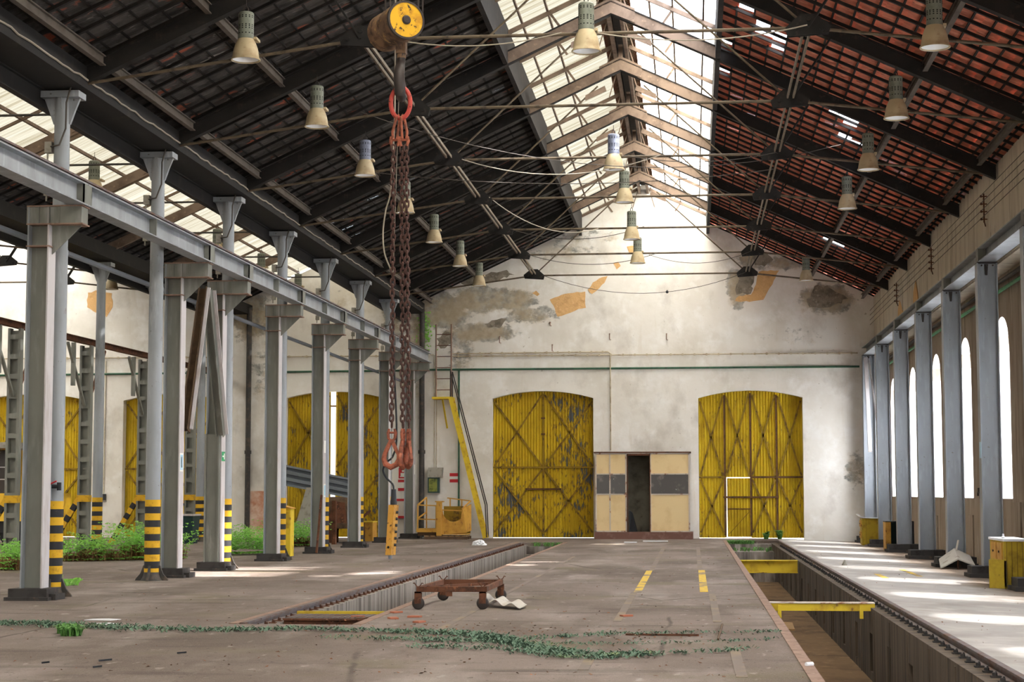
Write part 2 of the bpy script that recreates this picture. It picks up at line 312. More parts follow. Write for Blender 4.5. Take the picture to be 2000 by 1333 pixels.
Y0, DY = 26.47, 5.0
XC, XP, XW = -1.6, -9.64, 6.14              # main ridge, pole row, upper side wall
XA, XQ, X3 = -12.7, -15.75, -23.75          # aisle ridge, second pole row, far hall ridge
def T(d): return 11.86 - .465 * d           # underside of tiles, main hall
def S(d): return 12.22 - .465 * d           # raised glazing
def TA(d): return 9.68 - .45 * d
def rz(y): return -0.04 * max(0.0, y - 2.8)  # the strip by the windows falls towards the wall
YB, YF = 61.6, -2.0

# ------------------------------------------------------------------ setting: ground, floor, pits
g = MB()
g.box(-120, 120, 62.2, 160, -.3, -.06); g.box(7.2, 120, -60, 62.2, -.3, -.06); g.box(-120, -32, -60, 62.2, -.3, -.06); g.box(-32, 7.2, -60, -2, -.3, -.06)
struct(g.build('ground', 'ground_out'))
LX0, LX1, LY0, LY1 = -5.45, -4.03, 21.2, 56.6
RX0, RX1, RY1 = 1.06, 2.8, 59.2
f = MB()
def slab(x0, x1, y0, y1, z0=0, z1=0, m=0):
    f.hexa([(x0, y0, -2), (x1, y0, -2), (x1, y1, -2), (x0, y1, -2), (x0, y0, z0), (x1, y0, z1), (x1, y1, z1), (x0, y1, z0)], m)
slab(-32, LX0, YF, 62.2); slab(LX0, LX1, YF, LY0); slab(LX0, LX1, LY1, 62.2); slab(LX1, RX0, YF, 62.2); slab(RX0, RX1, RY1, 62.2)
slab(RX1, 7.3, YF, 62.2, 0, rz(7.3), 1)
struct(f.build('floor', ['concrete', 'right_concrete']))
p = MB()
def niche_wall(x, xs, y0, y1, z0, z1, niches, depth):   # wall facing the pit, with recesses
    ys = sorted({y0, y1} | {a for n in niches for a in (n[0], n[1])})
    for a, b in zip(ys, ys[1:]):
        n = [q for q in niches if q[0] <= a and b <= q[1]]
        if not n: p.box(min(x, x + xs), max(x, x + xs), a, b, z0, z1)
        else:
            q = n[0]
            p.box(min(x, x + xs), max(x, x + xs), a, b, z0, q[2]); p.box(min(x, x + xs), max(x, x + xs), a, b, q[3], z1)
            p.box(min(x + xs * .98, x + xs), max(x + xs * .98, x + xs), a, b, q[2], q[3], 1)
niche_wall(-5.20, -.25, LY0, LY1, -1.15, -.08, [(y, y + .45, -.95, -.5) for y in [23.6 + 3.7 * i for i in range(9)]], .3)
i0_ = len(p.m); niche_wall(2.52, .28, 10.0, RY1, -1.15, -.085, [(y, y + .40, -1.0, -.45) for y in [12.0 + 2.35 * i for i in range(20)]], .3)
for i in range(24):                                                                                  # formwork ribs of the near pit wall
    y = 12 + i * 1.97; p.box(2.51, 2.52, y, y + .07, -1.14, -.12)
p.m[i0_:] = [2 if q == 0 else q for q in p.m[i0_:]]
p.box(LX0, LX1, LY0, LY0 + .02, -1.15, -.1); p.box(LX0, LX1, LY1 - .35, LY1, -1.15, -.12); p.box(-5.2, LX1, LY1 - .9, LY1 - .35, -1.15, -.36); p.box(-5.2, LX1, LY1 - 1.5, LY1 - .9, -1.15, -.6)
p.box(RX0, RX1, RY1 - .6, RY1, -1.15, -.1); p.box(RX0, 2.52, RY1 - 2.2, RY1 - .6, -1.15, -.3); p.box(RX0, 2.52, RY1 - 4.6, RY1 - 2.2, -1.15, -.56)
struct(p.build('trim_1', ['pit_concrete', 'hole_black', 'pit_shaded']), 'streaked concrete walls and end steps of the inspection pits')
p = MB(); p.box(LX0, LX1, LY0, LY1, -1.3, -1.12); p.box(RX0, RX1, 8, RY1, -1.3, -1.12)
struct(p.build('trim_2', 'pit_dirt'), 'brown dirt bottoms of the inspection pits')
e = MB()
e.box(LX1 - .01, LX1 + .1, LY0, LY1, -.12, .006); e.box(RX0 - .1, RX0 + .012, YF + 2, RY1, -.1, .008); e.box(LX0 - .09, LX0 + .008, LY0, LY1, -.05, .008)
struct(e.build('trim_3', 'rust_edge'), 'rusty steel edging along the inspection pits')
e = MB()                                                                                             # broken concrete lip below the platform edge
y = 12.0
while y < 58:
    l = U(.3, 1.1); d = U(.02, .13); e.hexa([(RX0, y, -.3), (RX0 + d, y, -.3), (RX0 + d * U(.5, 1), y + l, -.3), (RX0, y + l, -.3), (RX0, y, -.08), (RX0 + d, y, -U(.1, .16)), (RX0 + d * .8, y + l, -U(.1, .16)), (RX0, y + l, -.08)]); y += l
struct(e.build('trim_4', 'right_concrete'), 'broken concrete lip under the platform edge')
# worn yellow floor lines
mk = MB()
for (x, ya, yb, w_, mi) in [(-.88, 28.4, 36.2, .12, 0), (.16, 28.6, 36.5, .13, 0), (-.93, 22, 28.4, .1, 1), (-.98, 16, 18, .1, 1), (.4, 15.5, 18.5, .1, 1), (.28, 22, 28.6, .1, 1), (-.84, 36.2, 52, .1, 1), (.13, 36.5, 52, .1, 1), (-2.9, 20, 44, .08, 1)]:
    mk.box(x - w_ / 2, x + w_ / 2, ya, yb, 0, .004, mi)
struct(mk.build('trim_5', ['marking', 'marking_faint']), 'worn yellow lines painted on the platform')
mk = MB(); mk.prism([(0, 0), (.12, 0), (.12, 3.0), (0, 3.0)], (4.3, 35.6, rz(4.3) + .001), (1, 0, -.04), (0, 1, 0), (0, 0, .004)); mk.prism([(0, 0), (.12, 0), (.12, 1.6), (0, 1.6)], (3.5, 34.2, rz(3.5) + .001), (1, 0, -.04), (0, 1, 0), (0, 0, .004))
struct(mk.build('trim_6', 'marking'), 'worn yellow lines painted on the strip by the windows')

# ------------------------------------------------------------------ setting: back wall with arched openings
DOORS = [(-6.87, -3.38, 4.80, 5.05), (.21, 3.73, 4.78, 5.03), (-14.12, -10.72, 4.86, 5.08), (-19.95, -16.5, 4.80, 5.04), (-25.0, -21.46, 4.86, 5.06)]
def arch(dr, x):
    t = (x - dr[0]) / (dr[1] - dr[0]) * 2 - 1; return dr[2] + (dr[3] - dr[2]) * (1 - t * t)
def roofline(x):
    if x > XP: 
        d = abs(x - XC); return (S(d) - .02) if d < 2.17 else T(d) - .02
    if x > XQ: d = abs(x - XA); return TA(d) - .02
    return T(abs(x - X3)) - .02
xs = {-32.0, 7.2, XC, XC - 2.17, XC + 2.17, XC - 2.171, XC + 2.171, XP, XP - .001, XA, XQ, XQ - .001, X3}
for d in DOORS:
    for i in range(17): xs.add(d[0] + (d[1] - d[0]) * i / 16)
xs = sorted(xs); wb = MB()
for a, b in zip(xs, xs[1:]):
    dr = [d for d in DOORS if d[0] - 1e-6 <= a and b <= d[1] + 1e-6]
    za, zb = (arch(dr[0], a), arch(dr[0], b)) if dr else (-.3, -.3)
    ta, tb = roofline(a + 1e-4), roofline(b - 1e-4)
    wb.hexa([(a, WY, za), (b, WY, zb), (b, WY + .4, zb), (a, WY + .4, za), (a, WY, ta), (b, WY, tb), (b, WY + .4, tb), (a, WY + .4, ta)])
def patch(pts, m, jag=.05):
    pts = [wp(*q) for q in pts]; out = []
    for i in range(len(pts)):
        a, b = Vector(pts[i]), Vector(pts[(i + 1) % len(pts)]); k = max(2, int((b - a).length / .12))
        for j in range(k):
            q = a.lerp(b, j / k); out.append((q.x + (U(-jag, jag) if j else 0), q.y + (U(-jag, jag) if j else 0)))
    wb.prism(out, (0, WY - .006 - .002 * m, 0), (1, 0, 0), (0, 0, 1), (0, .02, 0), m)
patch([(1075, 585), (1092, 579), (1112, 573), (1145, 570), (1146, 602), (1132, 604), (1108, 614), (1090, 619), (1085, 603)], 1, .02)
patch([(1150, 566), (1160, 552), (1178, 542), (1189, 540), (1183, 553), (1168, 568), (1158, 575)], 1, .02)
patch([(1437, 592), (1445, 582), (1468, 580), (1478, 560), (1484, 535), (1523, 533), (1510, 560), (1492, 590), (1465, 594)], 1, .03)
patch([(1040, 572), (1048, 567), (1055, 574), (1050, 578)], 1, .01); patch([(1200, 514), (1210, 512), (1215, 520), (1207, 527)], 1, .01); patch([(1227, 482), (1254, 479), (1252, 500), (1232, 496)], 1, .02)
patch([(138, 560), (160, 555), (188, 562), (190, 590), (178, 610), (165, 605), (137, 590)], 1, .03)
patch([(1440, 560), (1448, 540), (1470, 536), (1474, 556), (1468, 578), (1440, 580)], 2, .06); patch([(1575, 590), (1590, 565), (1615, 563), (1640, 580), (1655, 590), (1625, 603), (1600, 608), (1580, 605)], 2, .06)
patch([(945, 632), (970, 624), (990, 622), (975, 640), (952, 640)], 2, .04); patch([(895, 545), (930, 535), (990, 525), (1005, 535), (960, 548), (910, 556)], 2, .05)
patch([(850, 660), (868, 645), (885, 650), (880, 670), (858, 680)], 2, .05); patch([(1470, 500), (1500, 500), (1512, 512), (1495, 525), (1476, 522)], 2, .06)
wo = wb.build('wall_back', ['plaster', 'ochre_plaster', 'bare_cement']); struct(wo)
wf = MB()                                                                                            # unseen gable behind the camera; two open gateways added to light the floor
for a, b, z in ((-32, -6.9, 0), (-6.9, -3.4, 5), (-3.4, .2, 0), (.2, 3.7, 5), (3.7, 7.0, 0)):
    wf.box(a, b, YF - .4, YF, z, 8.0)
wf.prism([(-32, 8), (7, 8), (XC, 12.2), (-9.7, 8.1), (XA, 9.6), (-15.8, 8.1), (X3, 11.9), (-31.8, 8)], (0, YF - .4, 0), (1, 0, 0), (0, 0, 1), (0, .4, 0))
struct(wf.build('wall_front', 'plaster'))
struct(MB().box(-32.3, -31.85, YF, 61.4, 0, 8.2).build('wall_left', 'plaster'))

# ------------------------------------------------------------------ setting: wall with the arched windows
XL = 6.55                                                                                            # lower wall face
WIN = [37.87 + 5.17 * k for k in range(-7, 5)]                                                       # near edge of each opening
wr = MB()
ZS, ZSP, ZT = 1.42, 4.55, 5.28
ys = {YF, 61.47}
for y in WIN:
    for i in range(13): ys.add(y + 1.75 * i / 12)
ys = sorted(ys)
def warch(y0, y):
    t = (y - y0) / 1.75 * 2 - 1; return ZSP + (ZT - ZSP) * math.sqrt(max(0, 1 - t * t))
for a, b in zip(ys, ys[1:]):
    q = [y for y in WIN if y - 1e-6 <= a and b <= y + 1.75 + 1e-6]
    if not q: wr.box(XL, XL + .45, a, b, -.4, 6.2)
    else:
        wr.box(XL, XL + .45, a, b, -.4, ZS)
        za, zb = warch(q[0], a), warch(q[0], b)
        wr.hexa([(XL, a, za), (XL + .45, a, za), (XL + .45, b, zb), (XL, b, zb), (XL, a, 6.2), (XL + .45, a, 6.2), (XL + .45, b, 6.2), (XL, b, 6.2)])
for i in range(9):                                                                                   # flaking plaster slabs and black raised blocks painted as shaded recesses
    y = 33.8 + i * 3.1; wr.box(XL - .03, XL, y, y + U(.7, 1.3), -.2, U(.9, 1.4))
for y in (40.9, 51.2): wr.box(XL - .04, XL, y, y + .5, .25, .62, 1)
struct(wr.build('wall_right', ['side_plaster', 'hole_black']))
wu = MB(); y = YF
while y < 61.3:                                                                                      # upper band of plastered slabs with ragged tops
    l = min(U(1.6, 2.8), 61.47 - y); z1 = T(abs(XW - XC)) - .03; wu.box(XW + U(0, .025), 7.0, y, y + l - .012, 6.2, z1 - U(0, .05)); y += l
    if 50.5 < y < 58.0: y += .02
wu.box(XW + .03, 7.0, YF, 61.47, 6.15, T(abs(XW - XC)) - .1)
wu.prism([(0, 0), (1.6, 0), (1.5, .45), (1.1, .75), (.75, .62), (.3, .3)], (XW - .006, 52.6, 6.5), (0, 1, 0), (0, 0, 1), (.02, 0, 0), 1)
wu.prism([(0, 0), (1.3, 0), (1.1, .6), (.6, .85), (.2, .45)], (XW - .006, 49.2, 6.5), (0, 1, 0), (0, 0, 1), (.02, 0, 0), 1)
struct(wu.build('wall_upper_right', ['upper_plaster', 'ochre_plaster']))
for i, y in enumerate(WIN):
    fr = MB()
    for yy in (y, y + 1.75): fr.box(XL + .004, XL + .40, yy - .006, yy + .006, ZS, ZSP)
    fr.box(XL + .004, XL + .40, y, y + 1.75, ZS - .004, ZS + .012)
    pts = [(yy, warch(y, yy)) for yy in [y + 1.75 * k / 16 for k in range(17)]]
    for (a, za), (b, zb) in zip(pts, pts[1:]): fr.hexa([(XL + .004, a, za - .008), (XL + .4, a, za - .008), (XL + .4, b, zb - .008), (XL + .004, b, zb - .008), (XL + .004, a, za + .004), (XL + .4, a, za + .004), (XL + .4, b, zb + .004), (XL + .004, b, zb + .004)])
    for k in (1, 2): fr.box(XL + .36, XL + .39, y + 1.75 * k / 3 - .015, y + 1.75 * k / 3 + .015, ZS, warch(y, y + 1.75 * k / 3))
    fo = fr.build('window_%d' % (i + 1), 'jamb_white'); struct(fo)
    pn = MB(); poly = [(y, ZS), (y + 1.75, ZS)] + [(a, z) for a, z in reversed(pts)]
    pn.add([(XL + .4, a, b) for a, b in poly], [tuple(range(len(poly)))]); pn.build('pane', 'frosted', fo)

# ------------------------------------------------------------------ setting: roofs
def tile_slope(xc, sg, d0, d1, TF, sl, y0, y1, holes=(), cw=.31, ch=.36):
    m = MB(); n = math.cos(math.atan(sl)); k = int((d1 - d0) / (ch * n)); dd = (d1 - d0) / k; ny = int((y1 - y0) / cw); dy = (y1 - y0) / ny
    for i in range(k):
        a, b = d0 + i * dd - .03, d0 + (i + 1) * dd + .045
        for j in range(ny):
            ya = y0 + j * dy; ym = ya + dy / 2; dm = (a + b) / 2
            if any(abs(dm - h[0]) < h[2] and abs(ym - h[1]) < h[3] for h in holes): continue
            jz = U(-.002, .002); vs = []
            for q in range(5):
                yy = ya - .006 + (dy + .012) * q / 4; rr = .018 if q % 2 else 0.0
                vs += [(xc + sg * a, yy, TF(a) + .002 + rr + jz), (xc + sg * b, yy, TF(b) + .032 + rr + jz)]
            m.add(vs, [(2 * q, 2 * q + 2, 2 * q + 3, 2 * q + 1) for q in range(4)])
    return m
def timber(xc, sg, d0, d1, TF, y0, y1, step=.62, cour=.322, w_=.06, holes=()):
    r = MB(); y = y0
    while y < y1:
        r.hexa([(xc + sg * d0, y, TF(d0) - .085), (xc + sg * d1, y, TF(d1) - .085), (xc + sg * d1, y + w_, TF(d1) - .085), (xc + sg * d0, y + w_, TF(d0) - .085), (xc + sg * d0, y, TF(d0) - .03), (xc + sg * d1, y, TF(d1) - .03), (xc + sg * d1, y + w_, TF(d1) - .03), (xc + sg * d0, y + w_, TF(d0) - .03)]); y += step
    b = MB(); d = d0 + .02
    while d < d1:
        cuts = sorted((h[1] - h[3], h[1] + h[3]) for h in holes if abs(d - h[0]) < h[2]); a = y0
        for c0_, c1_ in cuts + [(y1, y1)]:
            if c0_ > a: b.box(xc + sg * d - .018, xc + sg * d + .018, a, c0_, TF(d) - .028, TF(d) - .002)
            a = max(a, c1_)
        d += cour
    return r, b
def ceiling(name, xc, sg, d0, d1, TF, sl, y0, tm, holes=(), label=None):
    o = tile_slope(xc, sg, d0, d1, TF, sl, y0, YB, holes).build(name, tm); struct(o, label)
    r, b = timber(xc, sg, d0, d1, TF, y0, YB, holes=holes); r.build('rafters', 'black_timber', o)['kind'] = 'structure'; b.build('battens', 'black_timber', o)['kind'] = 'structure'
    return o
HOLES = [(2.6, 33.0, .17, .3), (2.95, 33.9, .17, .32), (3.2, 34.4, .2, .32), (3.2, 35.0, .17, .16), (4.75, 38.4, .17, .2), (5.1, 38.5, .2, .42), (4.9, 40.1, .17, .3), (5.25, 40.4, .17, .16), (5.9, 54.4, .34, .46), (2.35, 36.2, .16, .16), (2.35, 38.8, .16, .16)]
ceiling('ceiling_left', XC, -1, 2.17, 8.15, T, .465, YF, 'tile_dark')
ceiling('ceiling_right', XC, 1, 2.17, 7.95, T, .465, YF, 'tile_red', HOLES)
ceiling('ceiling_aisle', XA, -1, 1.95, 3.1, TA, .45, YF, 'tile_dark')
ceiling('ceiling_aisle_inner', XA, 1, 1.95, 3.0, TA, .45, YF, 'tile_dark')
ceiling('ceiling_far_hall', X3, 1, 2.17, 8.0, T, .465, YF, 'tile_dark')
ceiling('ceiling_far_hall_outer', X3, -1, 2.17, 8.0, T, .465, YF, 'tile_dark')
def glazing(xc, sg, d0, d1, SF, y0, y1, gaps=(), per=.16):
    m = MB(); y = y0; seg = []
    while y < y1:
        if not any(a <= y + per / 2 <= b for a, b in gaps):
            vs = []
            for q, dz in enumerate((0, .03, .03, 0, 0)):
                yy = y + per * q / 4; vs += [(xc + sg * d0, yy, SF(d0) + dz), (xc + sg * d1, yy, SF(d1) + dz)]
            m.add(vs, [(2 * q, 2 * q + 2, 2 * q + 3, 2 * q + 1) for q in range(4)])
        y += per
    return m
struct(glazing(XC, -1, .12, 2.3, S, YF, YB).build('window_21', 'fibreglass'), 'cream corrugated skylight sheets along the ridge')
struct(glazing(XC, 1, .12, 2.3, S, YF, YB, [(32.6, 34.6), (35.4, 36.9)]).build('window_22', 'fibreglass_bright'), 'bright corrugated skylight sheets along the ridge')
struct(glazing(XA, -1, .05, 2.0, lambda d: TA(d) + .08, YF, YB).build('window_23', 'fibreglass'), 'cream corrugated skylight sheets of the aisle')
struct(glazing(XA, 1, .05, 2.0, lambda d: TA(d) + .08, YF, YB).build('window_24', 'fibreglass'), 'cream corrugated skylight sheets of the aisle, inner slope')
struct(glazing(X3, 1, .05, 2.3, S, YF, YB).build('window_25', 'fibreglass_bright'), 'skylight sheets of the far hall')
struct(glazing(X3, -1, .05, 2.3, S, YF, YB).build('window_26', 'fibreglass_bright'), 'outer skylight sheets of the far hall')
sf = MB()
for xc, SF, dm, lo in ((XC, S, 2.17, 1), (X3, S, 2.17, 0)):
    for d in (-1.85, -1.32, .78, 1.27, 1.9): sf.bar((xc + d, YF, SF(abs(d)) - .045), (xc + d, WY, SF(abs(d)) - .045), .04, .06)
    for k in range(-5 if lo else 0, 15 if lo else 14):
        y = Y0 + 2.5 * k
        for sg in (-1, 1):
            sf.bar((xc + sg * .2, y, SF(.2) - .11), (xc + sg * 2.15, y, SF(2.15) - .11), .06, .09)
            sf.bar((xc + sg * .2, y, SF(.2) - .15), (xc + sg * .38, y, T(.38) - .3), .025, .03, (0, 1, 0)); sf.bar((xc + sg * 1.27, y, SF(1.27) - .12), (xc + sg * 1.08, y, T(1.08) - .12), .05, .03, (0, 1, 0))
    for d in (-.14, .14): sf.ibeam((xc + d, YF, SF(.14) - .22), (xc + d, WY, SF(.14) - .22), .16, .08)
struct(sf.build('trim_7', 'brown_iron'), 'brown iron frame carrying the skylight sheets')
sf = MB()
for xc in (XC, X3):
    for sg in (-1, 1):
        sf.hexa([(xc + sg * 2.14, YF, T(2.17) - .42), (xc + sg * 2.24, YF, T(2.17) - .42), (xc + sg * 2.24, WY, T(2.17) - .42), (xc + sg * 2.14, WY, T(2.17) - .42), (xc + sg * 2.14, YF, S(2.2)), (xc + sg * 2.24, YF, S(2.2)), (xc + sg * 2.24, WY, S(2.2)), (xc + sg * 2.14, WY, S(2.2))])
    sf.hexa([(xc - .1, YF, S(0) - .06), (xc + .1, YF, S(0) - .06), (xc + .1, WY, S(0) - .06), (xc - .1, WY, S(0) - .06), (xc - .16, YF, S(0) + .03), (xc + .16, YF, S(0) + .03), (xc + .16, WY, S(0) + .03), (xc - .16, WY, S(0) + .03)])
struct(sf.build('trim_8', 'black_timber'), 'dark curbs along the skylight and ridge cap')
rc = MB()
for sg in (-1, 1):
    y = 20.0
    while y < 61.4: rc.add([(XC + sg * .08, y, S(.08) + .05), (XC + sg * .36, y, S(.36) - .015), (XC + sg * .08, y + .04, S(.08) + .07), (XC + sg * .36, y + .04, S(.36) + .01), (XC + sg * .08, y + .08, S(.08) + .05), (XC + sg * .36, y + .08, S(.36) - .015)], [(0, 1, 3, 2), (2, 3, 5, 4)]); y += .08
struct(rc.build('trim_9', 'rust'), 'corrugated brown ridge flashing')
sa = MB()
for d in (-1.0, .0, 1.0): sa.bar((XA + d, 20, TA(abs(d)) + .03), (XA + d, WY, TA(abs(d)) + .03), .05, .07)
for d in (-1.97, 1.97): sa.bar((XA + d, 20, TA(1.97) - .03), (XA + d, WY, TA(1.97) - .03), .06, .16)
for k in range(0, 15):
    y = Y0 - 5 + 2.5 * k + 1.25
    for sg in (-1, 1): sa.bar((XA, y, TA(0)), (XA + sg * 1.95, y, TA(1.95)), .05, .06)
struct(sa.build('trim_10', 'brown_iron'), 'brown bars under the aisle skylight')
gu = MB()
for xg in (XP, XQ):
    y1 = WY
    gu.box(xg - .42, xg + .40, 18, y1, 7.77, 7.83); gu.box(xg - .42, xg - .38, 18, y1, 7.83, 8.2); gu.box(xg + .36, xg + .40, 18, y1, 7.83, 8.12)
    gu.ibeam((xg - .3, 18, 7.62), (xg - .3, y1, 7.62), .3, .12)
struct(gu.build('trim_11', 'zinc_dark'), 'dark box gutters and plate beams over the rows of poles')
pu = MB()
for (x, tf) in ((-8.97, T), (-7.32, T), (4.1, T), (5.78, T)):
    d = abs(x - XC)
    for k in range(-2, 8):
        ya = max(YF, Y0 + 5 * (k - 1) + .12); pu.ibeam((x, ya, T(d) - .24), (x, min(WY, Y0 + 5 * k - .12), T(d) - .24), .16, .09)
for x in (-14.6, -11.9 + 1.1): pu.ibeam((x, 22, TA(abs(x - XA)) - .22), (x, WY, TA(abs(x - XA)) - .22), .14, .08)
for d in (3.4, 5.4, 7.2): pu.ibeam((X3 + d, 22, T(d) - .24), (X3 + d, WY, T(d) - .24), .16, .09)
struct(pu.build('trim_12', 'purlin_grey'), 'grey steel purlins under the tiled slopes')

# ------------------------------------------------------------------ yellow corrugated doors
def leaf_mesh(dr, x0, x1, z0, zt=None, per=.1, y=None):
    m = MB(); n = max(4, int((x1 - x0) / per * 4)); vs = []
    for i in range(n + 1):
        x = x0 + (x1 - x0) * i / n; yy = y + (0, 0, -.036, -.036)[i % 4]
        top = (arch(dr, x) + .08) if zt is None else zt
        vs += [(x, yy, z0), (x, yy, top)]
    m.add(vs, [(2 * i, 2 * i + 2, 2 * i + 3, 2 * i + 1) for i in range(n)]); k = len(vs)
    m.add([(a, b + .03, c) for a, b, c in vs], [(2 * i + 1, 2 * i + 3, 2 * i + 2, 2 * i) for i in range(n)]); return m
def xbrace(o, dr, x0, x1, z0, z1, y, ztop=None):
    for (a, za), (b, zb) in (((x0, z0), (x1, (arch(dr, x1) - .12) if ztop is None else ztop)), ((x0, (arch(dr, x0) - .12) if ztop is None else ztop), (x1, z0))):
        MB().bar((a, y, za), (b, y, zb), .05, .06, (0, 0, 1)).build('brace', 'door_bar', o)
DYD = WY + .36
def door(n, dr, leaves, mids, mname, slit=0.0, latch=None, wicket=None):
    o = MB().box(dr[0], dr[1], DYD + .034, DYD + .06, arch(dr, dr[0]) - .3, arch(dr, dr[0]) - .24).build('door_%d' % n, 'rust_bar'); struct(o)
    w_ = (dr[1] - dr[0]) / leaves
    for i in range(leaves):
        a, b = dr[0] + i * w_, dr[0] + (i + 1) * w_
        if slit and i == 0: b -= slit
        if wicket == i:
            leaf_mesh(dr, a, b, mids, None, y=DYD).build('leaf', mname, o)
            wk = leaf_mesh(dr, a + .075, b, .05, mids - .035, y=DYD).build('wicket', mname, o)
            MB().box(a, a + .05, DYD - .04, DYD + .01, .03, mids).build('stile', 'door_bar', o)
            MB().bar((a + .12, DYD - .04, .14), (b - .05, DYD - .04, .92), .02, .04, (0, 1, 0)).build('brace', 'door_bar', wk); MB().box(a + .1, b, DYD - .05, DYD - .03, .98, 1.02).build('rail', 'rust_bar', wk)
            xbrace(o, dr, a + .05, b - .05, mids + .05, None, DYD - .042)
        else:
            leaf_mesh(dr, a - (.03 if i == 0 else 0), b + (.03 if i == leaves - 1 else 0), .02, None, y=DYD).build('leaf', mname, o)
            xbrace(o, dr, a + .05, b - .05, mids + .05, None, DYD - .042); xbrace(o, dr, a + .05, b - .05, .2, None, DYD - .042, mids - .08)
        if i: MB().box(a - .03, a + .03, DYD - .055, DYD - .03, .1, arch(dr, a) - .08).build('stile', 'rust_bar' if leaves > 2 else 'door_bar', o) if not slit else None
    if not slit: MB().box(dr[0], dr[1] if wicket is None else dr[0] + w_, DYD - .06, DYD - .03, mids - .03, mids + .03).build('rail', 'door_bar', o)
    if wicket is not None: MB().box(dr[0] + 2 * w_, dr[1], DYD - .06, DYD - .03, mids - .03, mids + .03).build('rail', 'rust_bar', o)
    if latch: MB().box(latch[0], latch[1], DYD - .09, DYD - .055, latch[2] - .03, latch[2] + .03).build('latch_bar', 'rust_bar', o)
    return o
d1 = door(1, DOORS[0], 2, 2.43, 'door_peeling', 0, (-5.75, -4.5, 1.68))
for z in (3.55, 4.1):
    MB().box(-5.2, -5.06, DYD - .08, DYD - .03, z, z + .05).build('hinge', 'rust_bar', d1)
door(2, DOORS[1], 4, 2.08, 'door_yellow', 0, (1.03, 2.9, 1.4), 1)
d3 = door(3, DOORS[2], 2, 2.4, 'door_peeling', .17)
door(4, DOORS[3], 2, 2.4, 'door_yellow'); door(5, DOORS[4], 2, 2.4, 'door_yellow')

# ------------------------------------------------------------------ roof trusses
def main_truss(label, group, loc, xc, ends=(7.93, 7.72)):
    t = thing('roof_truss', label, 'roof truss', loc, group); y = loc[1]; X = loc[0]
    def bt(d): return T(d) - .43
    for sg, de in ((-1, ends[0]), (1, ends[1])):
        rf = MB(); 
        for dy in (-.07, .03):
            rf.hexa([(X, y + dy, bt(0)), (X + sg * de, y + dy, bt(de)), (X + sg * de, y + dy + .04, bt(de)), (X, y + dy + .04, bt(0)), (X, y + dy, bt(0) + .29), (X + sg * de, y + dy, bt(de) + .29), (X + sg * de, y + dy + .04, bt(de) + .29), (X, y + dy + .04, bt(0) + .29)])
        rf.bar((X, y, bt(0) + .27), (X + sg * de, y, bt(de) + .27), .2, .03)
        if True:                                                                                       # flanges
            rf.bar((X, y, bt(0) + .01), (X + sg * de, y, bt(de) + .01), .16, .02)
        rf.build('rafter', ['truss_iron'], t)
    for sg, de in ((-1, ends[0]), (1, ends[1])):
        gx = X + sg * 3.37; gz = 8.45
        MB().tube([(gx, y, gz), (X + sg * (de - .05), y, bt(de) + .1)], .026, 8).build('outer_tie', 'rod_iron', t)
        gp = MB(); poly = [(-.3, -.09), (.3, -.13), (.34, 0), (.12, .2), (-.1, .2), (-.33, .02)]
        for dy in (-.05, .03): gp.prism([(sg * -a, b) for a, b in poly], (gx, y + dy, gz), (1, 0, 0), (0, 0, 1), (0, .02, 0))
        for a, b in ((-.2, 0), (.2, -.03), (0, .12)): gp.cyl((gx + a, y - .08, gz + b), .035, .16, 8, 0, 'y')
        gp.build('gusset_plate', 'truss_iron', t)
        ax, az = X + sg * .42, bt(.42) - .04
        MB().tube([(gx, y, gz), (gx + (ax - gx) * .96, y, gz + (az - gz) * .96)], .02, 8).build('inclined_tie', 'rod_iron', t)
        MB().prism([(0, 0), (.5, .22), (.46, .34), (0, .12)], (gx + (ax - gx) * .86, y - .02, gz + (az - gz) * .86 - .06), (-sg, 0, 0), (0, 0, 1), (0, .04, 0)).build('tie_plate', 'brown_iron', t)
        st = MB()
        for dy in (-.05, .05): st.bar((gx, y + dy, gz), (gx + sg * .72, y + dy, bt(4.09) + .03), .03, .05, (0, 1, 0))
        st.build('strut', 'truss_iron', t)
    MB().tube([(X - 3.37, y, 8.45), (X + 3.37, y, 8.45)], .027, 8).build('tie_rod', 'rod_iron', t)
    ap = MB(); 
    for dy in (-.1, .08): ap.prism([(-.5, -.2), (0, .02), (.5, -.2), (.5, .1), (0, .34), (-.5, .1)], (X, y + dy, bt(0)), (1, 0, 0), (0, 0, 1), (0, .02, 0))
    ap.box(X - .05, X + .05, y - .05, y + .05, bt(0), T(0) + .2)
    ap.build('apex_plate', 'brown_iron', t)
    for sg in (-1, 1):                                                                                # paler brown plate over the rafter length under the skylight
        MB().hexa([(X + sg * .4, y - .085, bt(.4) + .012), (X + sg * 2.14, y - .085, bt(2.14) + .012), (X + sg * 2.14, y - .071, bt(2.14) + .012), (X + sg * .4, y - .071, bt(.4) + .012), (X + sg * .4, y - .085, bt(.4) + .26), (X + sg * 2.14, y - .085, bt(2.14) + .26), (X + sg * 2.14, y - .071, bt(2.14) + .26), (X + sg * .4, y - .071, bt(.4) + .26)]).build('cover_plate', 'brown_iron', t)
    return t
tr = main_truss('dark iron roof truss of the main hall, seventh counting back from the yellow gable doors', 'trusses of the main hall', (XC, Y0, 0), XC)
for k in range(1, 7):
    dup(tr, (XC, Y0 + DY * k, 0), 'dark iron roof truss of the main hall, %s counting back from the yellow gable doors' % ORD[6 - k])
for k in range(3, 7):
    o = dup(tr, (X3, Y0 + DY * k, 0), 'iron roof truss of the far hall behind both rows of poles, %s from its gable' % ORD[6 - k]); o['group'] = 'trusses of the far hall'
